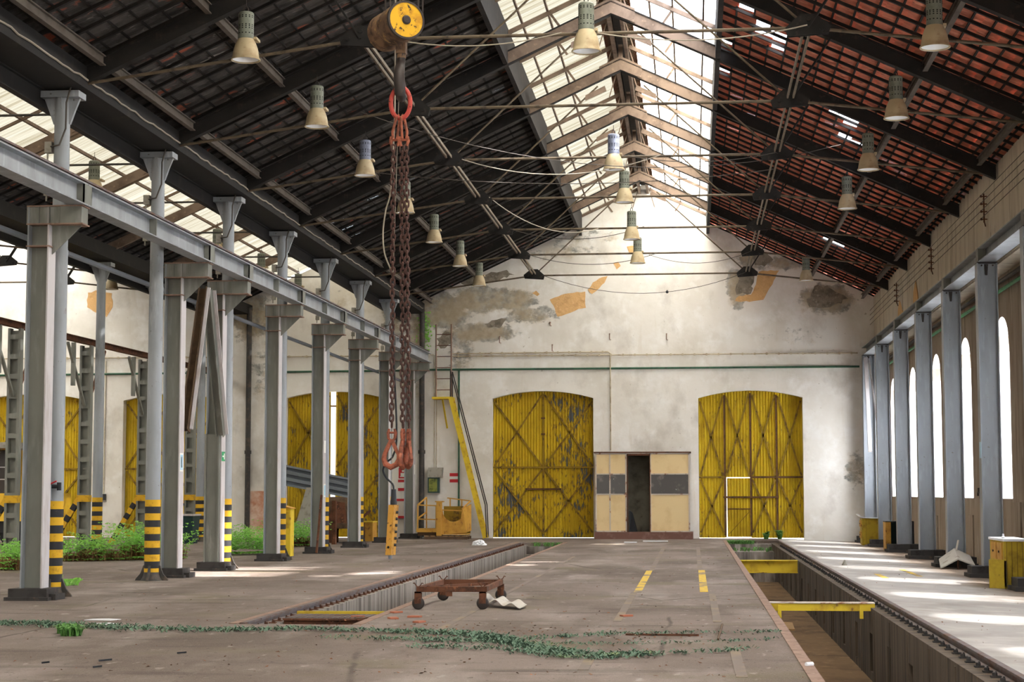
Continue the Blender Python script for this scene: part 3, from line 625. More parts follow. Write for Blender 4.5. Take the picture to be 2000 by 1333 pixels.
def aisle_truss(label, loc):
    t = thing('aisle_truss', label, 'roof truss', loc, 'small trusses of the aisle'); X, y, _ = loc
    for sg in (-1, 1):
        rf = MB(); a, b = TA(0) - .40, TA(2.95) - .40
        rf.hexa([(X, y - .05, a), (X + sg * 2.95, y - .05, b), (X + sg * 2.95, y + .05, b), (X, y + .05, a), (X, y - .05, a + .25), (X + sg * 2.95, y - .05, b + .25), (X + sg * 2.95, y + .05, b + .25), (X, y + .05, a + .25)])
        rf.build('rafter', 'brown_iron', t)
    ap = MB(); ap.prism([(-.35, -.16), (0, 0), (.35, -.16), (.35, .08), (0, .24), (-.35, .08)], (X, y - .07, TA(0) - .34), (1, 0, 0), (0, 0, 1), (0, .02, 0)); ap.build('apex_plate', 'brown_iron', t)
    MB().tube([(X - 2.28, y, 8.5), (X + 2.28, y, 8.5)], .024, 8).tube([(X + 1.2, y, 8.5), (X + 1.9, y, 8.5)], .05, 8).build('tie_rod', 'pipe_dark', t)
    return t
at = aisle_truss('brown iron rafter pair under the aisle skylight, sixth from the gable wall', (XA, Y0 + 5.0, 0))
for k in range(2, 7): dup(at, (XA, Y0 + DY * k, 0), 'brown iron rafter pair under the aisle skylight, %s from the gable wall' % ORD[6 - k])
for sd, x in (('dark-tiled', XC - 3.37), ('red-tiled', XC + 3.37)):                                    # longitudinal bracing joining the gussets
    for k in range(0, 6):
        b = MB()
        for dx in (-.05, .05): b.bar((x + dx, Y0 + 5 * k + .1, 8.5), (x + dx, Y0 + 5 * k + 4.9, 8.5), .03, .06)
        tag(b.build('bracing_bar', 'rod_iron'), 'double iron bar tying two trusses under the %s slope, %s from the gable' % (sd, ORD[5 - k]), 'bracing bar', 'bracing bars between the trusses')

# ------------------------------------------------------------------ high-bay lamps
def lamp(label, loc, body, group):
    t = thing('pendant_lamp', label, 'lamp', loc, group); c = Vector(loc)
    MB().lathe([(.03, .76), (.1, .755), (.118, .735), (.118, .40), (.122, .385), (.122, .34), (.1, .33)], c, 24).build('housing', body, t)
    h = MB()
    for z, nn in ((.69, 14), (.665, 14), (.55, 14), (.525, 14), (.495, 14), (.42, 14)):
        for j in range(nn):
            a = 2 * math.pi * j / nn; d = Vector((math.cos(a), math.sin(a), 0)); e = Vector((-math.sin(a), math.cos(a), 0))
            h.add([c + d * .1195 + e * x + Vector((0, 0, z + zz)) for x, zz in ((-.011, -.008), (.011, -.008), (.011, .008), (-.011, .008))], [(0, 1, 2, 3)])
    h.build('vent_holes', 'hole_black', t)['kind'] = 'stuff'
    MB().lathe([(.112, .36), (.125, .33), (.155, .27), (.182, .19), (.198, .10), (.205, .05), (.222, .03), (.224, .012), (.216, .01), (.2, .03)], c, 28).build('shade', 'lamp_shade', t)
    MB().lathe([(.214, .012), (.198, .05), (.188, .10), (.172, .19), (.148, .26), (.1, .31), (.001, .32)], c, 28).lathe([(.002, .06), (.045, .09), (.05, .16), (.03, .24), (.03, .31)], c, 14).build('reflector', 'lamp_inner', t)
    r = MB(); r.tube([c + Vector((.03 * math.cos(a), 0, .80 + .045 * math.sin(a))) for a in [2 * math.pi * i / 12 for i in range(12)]], .008, 6, closed=True); r.tube([c + Vector((0, 0, .83)), c + Vector((0, .0, .95))], .006, 6); r.build('hook', 'dark_steel', t)
    b = MB(); b.box(c.x + .11, c.x + .17, c.y - .02, c.y + .21, c.z + .33, c.z + .37); b.build('clamp', 'lamp_shade', t)
    return t
la = lamp('beige bell lamp nearest the yellow hoist block, under the dark tiles', (-6.7, Y0 - .24, 8.1), 'lamp_body', 'lamps under the dark tiled slope')
NAMES_L = ['', 'beige bell lamp under the dark tiles, second of its row behind the hoist block', 'grey-blue bell lamp beside the hanging chains, third of its row', 'bell lamp half hidden behind the hanging chains', 'bell lamp under dark tiles just past the hanging chains, third from the gable', 'bell lamp under the dark tiles, second from the gable wall', 'small-looking bell lamp under the dark tiles, closest to the gable wall']
lb = None
for k in range(1, 7):
    if k == 2: lb = lamp(NAMES_L[2], (-6.7, Y0 + 10 - .24, 8.1), 'lamp_blue', 'lamps under the dark tiled slope')
    else: dup(la, (-6.7 + .04 * (k % 2), Y0 + 5 * k - .24, 8.1), NAMES_L[k])
for k, nm, z in ((0, 'large beige bell lamp under the skylight, first of the ridge row', 8.1), (2, '', 8.12), (3, 'beige bell lamp close behind the grey-blue one in the ridge row', 8.26), (4, 'beige bell lamp of the ridge row before the gable, its body just above another', 8.1), (5, 'beige bell lamp of the ridge row closest to the gable wall', 8.12)):
    o = dup(lb, (-1.55, Y0 + 5 * k - .24, z), 'grey-blue bell lamp of the ridge row, above a beige one') if k == 2 else dup(la, (-1.52, Y0 + 5 * k - .24, z), nm)
    o['group'] = 'lamps of the ridge row'
for k, nm in ((0, 'bell lamp under the red tiles, first of its row and largest to the eye'), (1, 'bell lamp under the red tiles, second of its row'), (2, 'bell lamp under the red tiles, just beside the broken tiles'), (3, 'bell lamp under the red tiles, fourth of its row, over the window wall'), (6, 'small-looking bell lamp under the red tiles, closest to the gable')):
    o = dup(la, (3.58, Y0 + 5 * k - .24, 8.03 if k != 6 else 8.14), nm); o['group'] = 'lamps under the red tiled slope'
for k in (2, 4, 5, 6):
    o = dup(la, (XA, Y0 + 5 * k + .4, 7.9), 'perforated lamp top before the aisle skylight, %s from the gable' % ORD[6 - k]); o['group'] = 'lamps of the aisle'
o = dup(la, (-18.7, Y0 + 29.7, 8.13), 'dark bell lamp in the far hall beside a grey pole top'); o['group'] = 'lamps of the far hall'

# ------------------------------------------------------------------ rows of round roof poles
STR = [1.44 - .122 * i for i in range(12)]
def pole(label, loc, group, top=7.735, brk=True):
    t = thing('roof_pole', label, 'pole', loc, group); c = Vector(loc)
    MB().lathe([(.136, 1.4), (.130, 3.0), (.126, 5.2), (.130, 5.2), (.130, 5.28), (.122, 5.28), (.118, top - .1)], c, 24).build('shaft', 'grey_steel', t)
    for i in range(11):
        MB().lathe([(.139, STR[i + 1] if i < 10 else .1), (.139, STR[i])], c, 24).build('stripe', 'hazard_yellow' if i % 2 == 0 else 'hazard_black', t)
    fl = MB(); fl.lathe([(.2, 0), (.19, .02), (.165, .06), (.148, .11), (.140, .15)], c, 24)
    for a in range(4):
        d = Vector((math.cos(a * math.pi / 2), math.sin(a * math.pi / 2), 0)); e = Vector((-d.y, d.x, 0))
        fl.prism([(.12, 0), (.30, 0), (.29, .03), (.21, .12), (.15, .27), (.12, .27)], c - e * .02, d, (0, 0, 1), e * .04)
    fl.build('base', 'pipe_dark', t)
    cp = MB(); cp.box(c.x - .31, c.x + .31, c.y - .17, c.y + .17, top - .1, top)
    for sg in (-1, 1): cp.prism([(.1, -.5), (.13, -.5), (.2, -.3), (.28, -.1), (.1, -.1)], (c.x, c.y - .03, top), (sg, 0, 0), (0, 0, 1), (0, .06, 0))
    for sg in (-1, 1): cp.prism([(.1, -.36), (.15, -.1), (.1, -.1)], (c.x - .03, c.y, top), (0, sg, 0), (0, 0, 1), (.06, 0, 0))
    cp.build('capital', 'grey_steel', t)
    if brk:
        jb = MB(); jb.box(c.x - .24, c.x - .13, c.y - .1, c.y + .02, top - .95, top - .78); jb.tube([(c.x - .2, c.y - .06, top - .95), (c.x - .21, c.y - .06, top - 1.7)], .015, 6); jb.box(c.x - .24, c.x - .15, c.y - .1, c.y - .02, top - 1.62, top - 1.5); jb.build('junction_box', 'box_grey', t)
        MB().tube([(c.x + .30, c.y - .16, top + .12), (c.x + .2, c.y - .2, top + .06), (c.x + .13, c.y - .2, top - .2), (c.x + .12, c.y - .18, top - .6), (c.x + .02, c.y - .17, top - .85), (c.x - .14, c.y - .1, top - .86)], .014, 6).build('cable_loop', 'cable_dark', t)
    return t
pl = pole('round grey striped-foot pole with a valve, first of the row toward the camera', (XP, Y0, 0), 'round poles between main hall and aisle')
for k in range(1, 7): dup(pl, (XP, Y0 + DY * k, 0), 'round grey pole with striped foot between main hall and aisle, %s from the gable' % ORD[6 - k])
p2 = pole('slender round pole of the row behind the ferns, third from the gable', (XQ, Y0 + 20, 0), 'round poles between aisle and far hall', 7.72, False)
dup(p2, (XQ, Y0 + 30, 0), 'slender round pole beside the dark bin, last before the gable'); dup(p2, (XQ, Y0 + 25, 0), 'slender round pole of the row behind the ferns, second from the gable')

# ------------------------------------------------------------------ crane stanchions and girders along the poles
def gz(y): return 5.83 + .0055 * (y - 25)
XS = -9.66
def stanchion(label, x, y, top, sgn, group, base=0.0, zone=False):
    t = thing('crane_stanchion', label, 'steel stanchion', (x, y, base), group)
    s = MB(); hw = .165 if sgn > 0 else .2
    s.box(x - hw + .022, x + hw - .022, y - .01, y + .01, base + .14, top)
    s.build('web', 'green_steel' if sgn > 0 else 'light_steel', t); MB().box(x - hw, x - hw + .022, y - .15, y + .15, base + .14, top).build('flange', 'grey_steel' if sgn > 0 else 'light_steel', t); MB().box(x + hw - .022, x + hw, y - .15, y + .15, base + .14, top).build('flange', 'white_edge' if sgn > 0 else 'light_steel', t)  # web is the same paint; recess shade is put into its darker green-grey
    b = MB()
    if sgn > 0: b.box(x - .32, x + .34, y - .36, y + .24, base, base + .05); b.box(x - .28, x + .30, y - .30, y + .2, base + .05, base + .17); b.box(x + .30, x + .4, y - .2, y + .2, base, base + .09)
    else:
        b.box(x - .52, x + .42, y - .46, y + .3, base, base + .11); b.box(x - .46, x + .40, y - .36, y + .26, base + .11, base + .25)
        for dx in (-.13, .13): b.box(x + dx - .012, x + dx + .012, y - .4, y - .36, base + .08, base + .26)
    b.build('base_block', 'dark_base', t)
    if sgn > 0:
        cb = MB(); ce = MB(); xr = x + .68
        for z in (top - .02, top - .29, top - .62):
            ce.box(x - .18, xr if z > top - .5 else x + .18, y - .165, y + .16, z, z + .02)
        for dx in (-.17, -.0, .16, .32): cb.box(x + dx - .008, x + dx + .008, y - .155, y + .155 if dx > .1 else y + .02, top - .29, top)
        cb.box(x - .17, xr - .02, y - .13, y + .13, top - .285, top - .005)
        cb.box(x + .33, xr - .02, y - .15, y - .135, top - .28, top - .015)
        cb.prism([(.165, -.29), (.62, -.29), (.30, -.6), (.165, -.72)], (x, y - .012, top), (1, 0, 0), (0, 0, 1), (0, .024, 0))
        cb.build('corbel', 'green_steel', t); ce.build('corbel_plate', 'rust_edge', t)
    else:
        cb = MB(); cb.box(x - .2, x + .2, y - .17, y + .17, top - .02, top)
        for dx in (-.11, .0, .11): cb.cyl((x + dx, y - .16, top - .07), .018, .03, 6, 0, 'y')
        cb.prism([(-.02, -.25), (.02, -.25), (.04, -.03), (-.04, -.03)], (x, y - .02, top), (1, 0, 0), (0, 0, 1), (0, .02, 0)); cb.build('cap_plate', 'dark_steel', t)
    return t
SY = [25.75, 32.75, 35.75, 40.75, 45.85, 50.85, 55.9, 60.95]
SN = ['grey H-section crane stanchion with timber-dark base beside the valve pole, first of its row', 'grey H-section stanchion carrying the V brace, with a blue label', 'grey H-section stanchion with a sunlit base and a small green sign', 'grey H-section stanchion in front of the yellow slope-topped pedestal',
      'grey H-section stanchion beside the fern clump and grey steel channels', 'grey H-section stanchion to one side of the yellow aisle door leaf', 'grey H-section stanchion half hidden behind the pendant controller', 'grey H-section stanchion standing against the gable beside the red sign']
ST = []
for i, y in enumerate(SY): ST.append(stanchion(SN[i], XS, y, gz(y), 1, 'crane stanchions along the poles'))
SR = ['second', 'third', 'fourth', 'fifth', 'sixth', 'seventh', 'eighth']
XR = 5.90; GR = 6.16
for k in range(1, 8):
    y = Y0 + DY * k + .05 if k < 7 else 60.95
    stanchion('grey steel stanchion along the window wall, %s counting from the gable' % ORD[7 - k], XR, y, GR, -1, 'crane stanchions along the windows', rz(XR) - .015)
gd = thing('crane_girder', 'blue-grey crane runway girder on corbels beside the round poles', 'crane girder', (-9.08, 40, 6))
ysg = [14.0, 25.75, 32.75, 35.75, 40.75, 45.85, 50.85, 55.9, 61.3]
for a, b in zip(ysg, ysg[1:]):
    MB().ibeam((-9.08, a + .01, gz(a) + .17), (-9.08, b - .01, gz(b) + .17), .33, .26, .02, .014).build('girder_length', 'grey_steel', gd)
for y in ysg[1:-1] + [29.2, 38.2, 43.4, 48.5, 53.7]:
    pt = MB(); h = y in ysg
    for dy in ((-.16, .16) if h else (-.01, .01)): pt.box(-9.2, -8.955, y + dy - .01, y + dy + .01, gz(y) + .02, gz(y) + .32)
    if h: pt.box(-8.98, -8.955, y - .17, y + .17, gz(y) + .02, gz(y) + .32)
    pt.build('stiffener', 'green_steel', gd)
MB().ibeam((-9.08, 14, gz(14) + .38), (-9.08, 61.3, gz(61.3) + .38), .1, .1, .03, .02).build('crane_rail', 'rail_steel', gd)
gd = thing('crane_girder', 'grey crane runway girder on the stanchions along the window wall', 'crane girder', (XR, 40, 6.2))
for k in range(-1, 7):
    a, b = Y0 + DY * k + .05, (Y0 + DY * (k + 1) + .05 if k < 6 else 61.4)
    MB().ibeam((XR, a + .01, GR + .145), (XR, b - .01, GR + .145), .29, .34, .022, .016).build('girder_length', 'grey_steel', gd)
    if k >= 0:
        st = MB(); st.box(XR - .175, XR - .02, a - .14, a + .14, GR + .01, GR + .285); st.build('splice_plate', 'green_steel', gd)
MB().ibeam((XR, 20, GR + .33), (XR, 61.4, GR + .33), .09, .09, .03, .02).build('crane_rail', 'rail_steel', gd)
br = thing('knee_brace', 'dark V-shaped bracing pair under the girder between two close stanchions', 'brace', (XS, 34.25, 3.4))
for y, m in ((32.95, 'wood_dark'), (35.55, 'green_steel')):
    b = MB(); b.ibeam((-9.5, 34.25 + (.12 if y > 34 else -.12), 5.55), (-9.5, y, 2.72), .16, .2, .018, .012, (1, 0, 0)); b.build('brace_arm', m, br)
    MB().angle((-9.40, 34.25 + (.2 if y > 34 else -.2), 5.55), (-9.40, y, 2.75), .04, .06, .03, (1, 0, 0)).build('brace_edge', 'white_edge', br)
tag(MB().box(-9.82, -9.79, 35.5, 35.597, .172, 2.75).box(-9.79, -9.55, 35.56, 35.597, .172, 2.75).box(-9.55, -9.52, 35.5, 35.597, .172, 2.75).build('rusty_stiffener', 'green_steel'), 'grey channel up the lower half of the sunlit stanchion', 'steel channel')
tag(MB().bar((5.9, 60.72, 6.0), (5.9, 57.4, 2.9), .05, .1).bar((5.8, 60.70, 6.05), (5.8, 59.8, 2.9), .12, .12).build('diagonal_brace', 'white_edge'), 'pale diagonal brace in the last bay beside the gable and windows', 'brace')
tag(MB().tube([(-10.02, 20, 5.42), (-10.02, 61.4, 5.42)], .045, 10).build('conduit_pipe', 'pipe_blue'), 'thin blue-grey pipe running along the stanchions below the girder', 'pipe')
bs = MB()                                                                                            # cable along the gutter
pts = [(XP + .42, 20 + i * .25, 7.90 + U(-.02, .02)) for i in range(165)]; bs.tube(pts, .016, 5)
tag(bs.build('gutter_cable', 'cable_grey'), 'pale knobbly cable clipped along the gutter above the round poles', 'cable')
# lattice runway of the far hall
x = -16.35
rn = thing('crane_girder', 'rusty light runway beam on lattice stanchions in the far hall', 'crane girder', (x, 50, 5.6))
MB().ibeam((x, 36, 5.62), (x, 61.4, 5.72), .16, .14, .02, .014).build('beam', 'rust', rn)
for i, y in enumerate((42.0, 47.15, 52.3, 57.4)):
    t = thing('lattice_stanchion', 'twin-channel lattice stanchion of the far hall with striped diagonal foot strut, %s from the gable' % ORD[3 - i], 'steel stanchion', (x, y, 0), 'lattice stanchions of the far hall')
    s = MB(); s.box(x - .16, x - .1, y - .1, y + .1, 0, 5.55); s.box(x + .1, x + .16, y - .1, y + .1, 0, 5.55)
    for z in range(1, 12): s.box(x - .12, x + .12, y - .09, y - .07, z * .48, z * .48 + .12)
    s.box(x - .1, x + .1, y + .02, y + .04, 0, 5.5); s.build('shaft', 'green_steel', t)
    MB().box(x - .17, x + .17, y - .12, y + .12, 1.32, 1.5).build('stripe', 'hazard_yellow', t); MB().box(x - .2, x + .2, y - .2, y + .2, 0, .06).build('base_plate', 'dark_base', t)
    a, b = Vector((x - .14, y, 1.4)), Vector((x - .95, y, .05))
    for j in range(9): MB().bar(a.lerp(b, j / 9), a.lerp(b, (j + 1) / 9), .14, .12, (0, 1, 0)).build('strut_band', 'hazard_yellow' if j % 2 == 0 else 'hazard_black', t)
    for sg in (-1, 1): MB().bar((x, y + sg * .1, 3.9), (x, y + sg * 1.5, 5.52), .07, .07).build('knee', 'rust' if sg > 0 else 'green_steel', t)
    MB().box(x - .05, x + .05, y - 1.1, y - 1.0, 4.4, 5.55).build('hanger', 'green_steel', t)

# ------------------------------------------------------------------ labels and signs on the stanchions
def plate(name, label, x, y, z, w_, h, base, shapes, axis='x', cat='sign'):
    t = thing(name, label, cat, (x, y, z))
    b = MB()
    if axis == 'x': b.box(x, x + .006, y - w_ / 2, y + w_ / 2, z - h / 2, z + h / 2)
    else: b.box(x - w_ / 2, x + w_ / 2, y - .006, y, z - h / 2, z + h / 2)
    b.build('plate', base, t)
    for (nm, m, u0, u1, v0, v1) in shapes:
        if axis == 'x': MB().box(x + .006, x + .009, y + u0 * w_, y + u1 * w_, z + v0 * h, z + v1 * h).build(nm, m, t)
        else: MB().box(x + u0 * w_, x + u1 * w_, y - .010, y - .006, z + v0 * h, z + v1 * h).build(nm, m, t)
    return t
fx = XS + .167
plate('safety_label', 'pale blue label on the flange of the V brace stanchion', fx, 32.72, 2.13, .2, .34, 'sign_white', [('figure', 'sign_blue', -.4, .4, -.42, .42), ('mark', 'sign_white', -.12, .12, -.3, .3)])
plate('exit_sign', 'small green emergency sign with white arrow on the sunlit stanchion', fx, 35.73, 2.3, .24, .19, 'sign_green', [('arrow', 'sign_white', -.34, .0, -.08, .08), ('figure', 'sign_white', .12, .34, -.32, .32)])
plate('safety_label', 'plain white label high on the stanchion by the steel channels', fx, 45.85, 2.75, .22, .32, 'sign_white', [])
plate('safety_label', 'white and blue label low on the stanchion by the steel channels', fx, 45.85, 1.62, .2, .34, 'sign_white', [('figure', 'sign_blue', -.4, .4, -.4, .4)])
plate('safety_label', 'narrow white label on the stanchion against the gable', fx + .002, 60.95, 2.35, .2, .34, 'sign_white', [])
plate('safety_label', 'small pale blue label on a stanchion along the window wall', 5.697 - .006, 36.44, 2.4, .2, .32, 'sign_blue', [])
plate('safety_label', 'blue hanging tag on the window wall near the closest window', XL - .007, 36.0, 1.95, .14, .18, 'pipe_blue', [])

# valve on the first pole
t = thing('water_valve', 'dark valve and hose fitting strapped to the first round pole', 'valve', (XP, Y0 - .16, 1.5))
MB().cyl((XP - .04, Y0 - .24, 1.46), .075, .22, 14).build('body', 'pipe_blue', t); MB().tube([(XP - .2, Y0 - .22, 1.66), (XP + .16, Y0 - .2, 1.66)], .03, 8).cyl((XP + .14, Y0 - .2, 1.6), .035, .12, 8).build('fitting', 'rubber', t)
MB().tube([(XP - .03, Y0 - .22, 1.66), (XP - .05, Y0 - .16, 2.2), (XP - .06, Y0 - .15, 4.2), (XP - .05, Y0 - .15, 5.6)], .012, 6).build('hose', 'rubber', t)
MB().tube([(XP + .02, Y0 - .24, 1.7), (XP + .12, Y0 - .26, 1.74)], .012, 6).build('lever', 'sign_red', t)

# ------------------------------------------------------------------ hoist block, chain sling and pendant controller
HX, HY = -2.635, 16.0
t = thing('hoist_block', 'round yellow and rusty hoist block hanging on wire ropes, big hook below', 'hoist block', (HX, HY, 5.87))
ax = Vector((.42, .9, .0)).normalized()                                                              # sheave axle, turned a little from the line of sight
M3 = Matrix.Rotation(math.atan2(-.18, -1.0) + math.pi / 2, 3, 'Z')
def rot(mb, ang, c, ax='Z'):
    m = Matrix.Rotation(ang, 3, ax); c = Vector(c); mb.v = [tuple(c + m @ (Vector(q) - c)) for q in mb.v]; return mb
c0 = Vector((HX, HY, 5.87)); AN = math.radians(31)
b = MB(); b.lathe([(.001, -.12), (.165, -.12), (.178, -.11), (.178, .12), (.165, .14), (.165, .26), (.178, .28), (.178, .40), (.165, .41), (.001, .41)], c0, 40, 0, 'y'); rot(b, AN, c0).build('drum', 'hoist_rust', t)
b = MB(); b.lathe([(.001, -.135), (.168, -.135), (.172, -.12)], c0, 40, 0, 'y'); rot(b, AN, c0).build('side_plate', 'hoist_yellow', t)
b = MB(); b.lathe([(.001, -.155), (.03, -.155), (.042, -.145), (.042, -.13)], c0, 20, 0, 'y'); b.lathe([(.16, -.14), (.178, -.139), (.182, -.12), (.178, -.10)], c0, 40, 0, 'y'); rot(b, AN, c0).build('axle_cap', 'dark_steel', t)
b = MB()
for dx in (-.14, .165):
    for dy in (-.02, .25): b.tube([c0 + Vector((dx, dy, .1)), c0 + Vector((dx, dy, 1.9))], .009, 6)
b.build('wire_rope', 'dark_steel', t)
b = MB(); b.box(HX - .05, HX + .04, HY + .02, HY + .13, 5.60, 5.72); b.cyl((HX - .005, HY + .075, 5.56), .042, .08, 14); b.build('swivel', 'hoist_rust', t)
hk = [(-.0, .07, 5.60), (-.01, .07, 5.52), (-.01, .02, 5.45), (-.005, -.05, 5.38), (0, -.06, 5.30), (0, -.02, 5.215), (0, .06, 5.19), (0, .13, 5.22), (0, .17, 5.30), (0, .175, 5.37)]
MB().tube([(HX + a, HY + q, z) for a, q, z in hk], .04, 12, rr=[.036, .04, .046, .05, .052, .05, .046, .04, .03, .012]).build('hook', 'dark_steel', t)
s = thing('chain_sling', 'rusty three-leg chain sling with red ring and hooks, hanging from the hoist block', 'chain sling', (HX, HY, 5.0))
def ring(c, a, bb, r, ang=0.0, n=28, tilt=0.0):
    pts = []
    for i in range(n):
        th = 2 * math.pi * i / n; x = a * math.cos(th); z = bb * math.sin(th)
        pts.append((c[0] + x * math.cos(ang) - z * math.sin(tilt) * 0, c[1] + x * math.sin(ang), c[2] + z))
    return MB().tube(pts, r, 10, closed=True)
ring((HX - .005, HY + .04, 5.135), .09, .145, .021).build('master_ring', 'red_ring', s)
for sx in (-.055, .03):
    pts = [(HX + sx * .45 - .012, HY + .02, 5.0), (HX + sx - .02, HY + .02, 4.86), (HX + sx - .015, HY + .02, 4.80), (HX + sx + .02, HY + .03, 4.79), (HX + sx + .025, HY + .05, 4.86), (HX + sx * .45 + .012, HY + .06, 5.0), (HX + sx * .45, HY + .04, 5.02)]
    MB().tube(pts, .0135, 8, closed=True).build('sub_link', 'hook_rust', s)
    co = MB()
    for dx in (-.034, .034): co.tube([(HX + sx + dx, HY + .03, 4.82), (HX + sx + dx * 1.15, HY + .03, 4.775), (HX + sx + dx * .8, HY + .03, 4.73)], .015, 8, rr=[.012, .017, .011])
    co.tube([(HX + sx - .04, HY + .03, 4.785), (HX + sx + .04, HY + .03, 4.785)], .009, 8); co.build('coupling', 'hook_rust', s)
P_ = .0515
lk = [None, None]
def link_mesh(ang, par):
    pts = []; n = 16
    for i in range(n):
        th = 2 * math.pi * i / n; x = .0175 * math.copysign(min(1, abs(math.cos(th)) * 1.25), math.cos(th)); z = .034 * math.sin(th)
        pts.append((x * math.cos(ang), x * math.sin(ang), z))
    m = MB().tube(pts, .0085, 7, closed=True); return m
LEGS = [(-.068, -.068, .02, 4.74), (.008, .03, .04, 4.735), (.05, .086, .03, 4.74)]
LM = []
for xt, xb, dy, zt in LEGS:
    ch = bpy.data.objects.new('chain_leg', None); COL.objects.link(ch); ch.parent = s; WL[ch.name] = WL[s.name]
    n = int((zt - 2.13) / P_)
    for i in range(n):
        if len(LM) < 2:
            o = link_mesh(.35 if i % 2 == 0 else .35 + math.pi / 2, None).build('chain_link', 'chain_iron', ch); LM.append(o)
            WLz = o
            o.data.transform(Matrix.Translation(Vector((HX, HY, 5.0))))
        else:
            o = LM[i % 2].copy(); COL.objects.link(o); o.parent = ch
        f_ = i / (n - 1)
        o.location = (xt + (xb - xt) * f_ + .004 * math.sin(i * .9), dy, zt - .03 - i * P_ - 5.0)
        o.rotation_euler = (0, U(-.05, .05), U(-.08, .08))
def sling_hook(x, y, z0, ang, sc=1.0):
    h = MB()
    for dx in (-.024, .024): h.tube([(dx, 0, .035), (dx * 1.4, 0, 0), (dx * 1.2, 0, -.05), (dx * .4, 0, -.075)], .012, 8, rr=[.010, .015, .014, .012])
    h.tube([(-.035, 0, .0), (.035, 0, 0)], .01, 8)
    pts = [(0, 0, -.06), (-.03, 0, -.12), (-.062, 0, -.19), (-.072, 0, -.235), (-.055, 0, -.285), (-.008, 0, -.312), (.042, 0, -.29), (.066, 0, -.24), (.058, 0, -.19)]
    h.tube(pts, .02, 10, rr=[.02, .02, .021, .024, .027, .028, .026, .022, .013])
    h.prism([(-.02, -.06), (.018, -.06), (.07, -.19), (.05, -.205), (.02, -.15), (-.0, -.1)], (0, -.012, 0), (1, 0, 0), (0, 0, 1), (0, .024, 0)); h.cyl((0, -.02, -.085), .017, .04, 10, 0, 'y')
    m = Matrix.Rotation(ang, 3, 'Z'); h.v = [tuple(Vector((x, y, z0)) + m @ (Vector(q) * sc)) for q in h.v]; h.build('hook', 'hook_rust', s)
sling_hook(HX - .068, HY + .02, 2.105, 0.0); sling_hook(HX + .03, HY + .04, 2.105, math.radians(80)); sling_hook(HX + .086, HY + .03, 2.105, math.radians(-62), .98)
pc = thing('pendant_controller', 'worn yellow crane controller hanging on its black cable below the chain hooks', 'crane controller', (-2.715, HY + .08, 1.2))
c = Vector((-2.715, HY + .09, .99))
b = MB(); A = Vector((-2.757, HY + .02, 1.005)); lean = Vector((.027, 0, .45))
b.hexa([A + Vector(q) for q in ((0, 0, 0), (.058, -.03, 0), (.082, .07, 0), (.012, .1, 0))] + [A + lean + Vector(q) for q in ((0, 0, 0), (.058, -.03, 0), (.082, .07, 0), (.012, .1, 0))]); b.build('body', 'pendant_yellow', pc)
for i in range(6):
    q = A + lean * (.85 - .13 * i) + Vector((.072, .02, 0)); MB().lathe([(.001, .02), (.012, .018), (.014, 0)], q, 10, 0, 'x').build('push_button', 'rubber', pc)
q = A + Vector((.03, -.018, .07)); MB().lathe([(.001, -.004), (.011, -.003), (.012, .008)], q, 12, 0, 'y').build('screw_hole', 'hole_black', pc)
MB().cyl(A + Vector((.04, .03, -.035)), .018, .04, 12).build('cable_gland', 'pipe_blue', pc)
MB().lathe([(.03, 0), (.03, .02), (.026, .06), (.022, .14), (.0, .142)], A + lean + Vector((.042, .03, 0)), 14).build('boot', 'rubber', pc)
T0 = A + lean + Vector((.042, .03, .13))
def smooth(pts, k=6):
    out = []; pts = [Vector(p) for p in pts]
    for i in range(len(pts) - 1):
        p0, p1, p2, p3 = pts[max(0, i - 1)], pts[i], pts[i + 1], pts[min(len(pts) - 1, i + 2)]
        for j in range(k):
            t_ = j / k; out.append(.5 * ((2 * p1) + (p2 - p0) * t_ + (2 * p0 - 5 * p1 + 4 * p2 - p3) * t_ ** 2 + (3 * p1 - p0 - 3 * p2 + p3) * t_ ** 3))
    return out + [pts[-1]]
MB().tube(smooth([T0, (-2.70, HY + .06, 1.64), (-2.76, HY + .07, 1.70), (-2.79, HY + .07, 1.77), (-2.755, HY + .07, 1.84), (-2.70, HY + .08, 1.90), (-2.67, HY + .09, 2.1), (-2.70, HY + .09, 2.8), (-2.715, HY + .09, 3.5)]), .009, 8).build('cable', 'rubber', pc)
MB().tube(smooth([(-2.715, HY + .09, 3.5), (-2.725, HY + .09, 3.58), (-2.79, HY + .09, 3.75), (-2.805, HY + .09, 3.95), (-2.78, HY + .09, 4.15), (-2.735, HY + .09, 4.35), (-2.74, HY + .3, 5.0), (-2.77, HY + .5, 5.6), (-2.77, HY + .52, 7.6)]), .007, 8).build('upper_cable', 'cable_grey', pc)
MB().tube([A + lean + Vector((.02, .05, 0)), A + lean + Vector((.02, .05, .45)), (-2.725, HY + .1, 3.0), (-2.73, HY + .52, 5.5), (-2.73, HY + .54, 7.6)], .003, 5).build('steel_rope', 'cable_grey', pc)

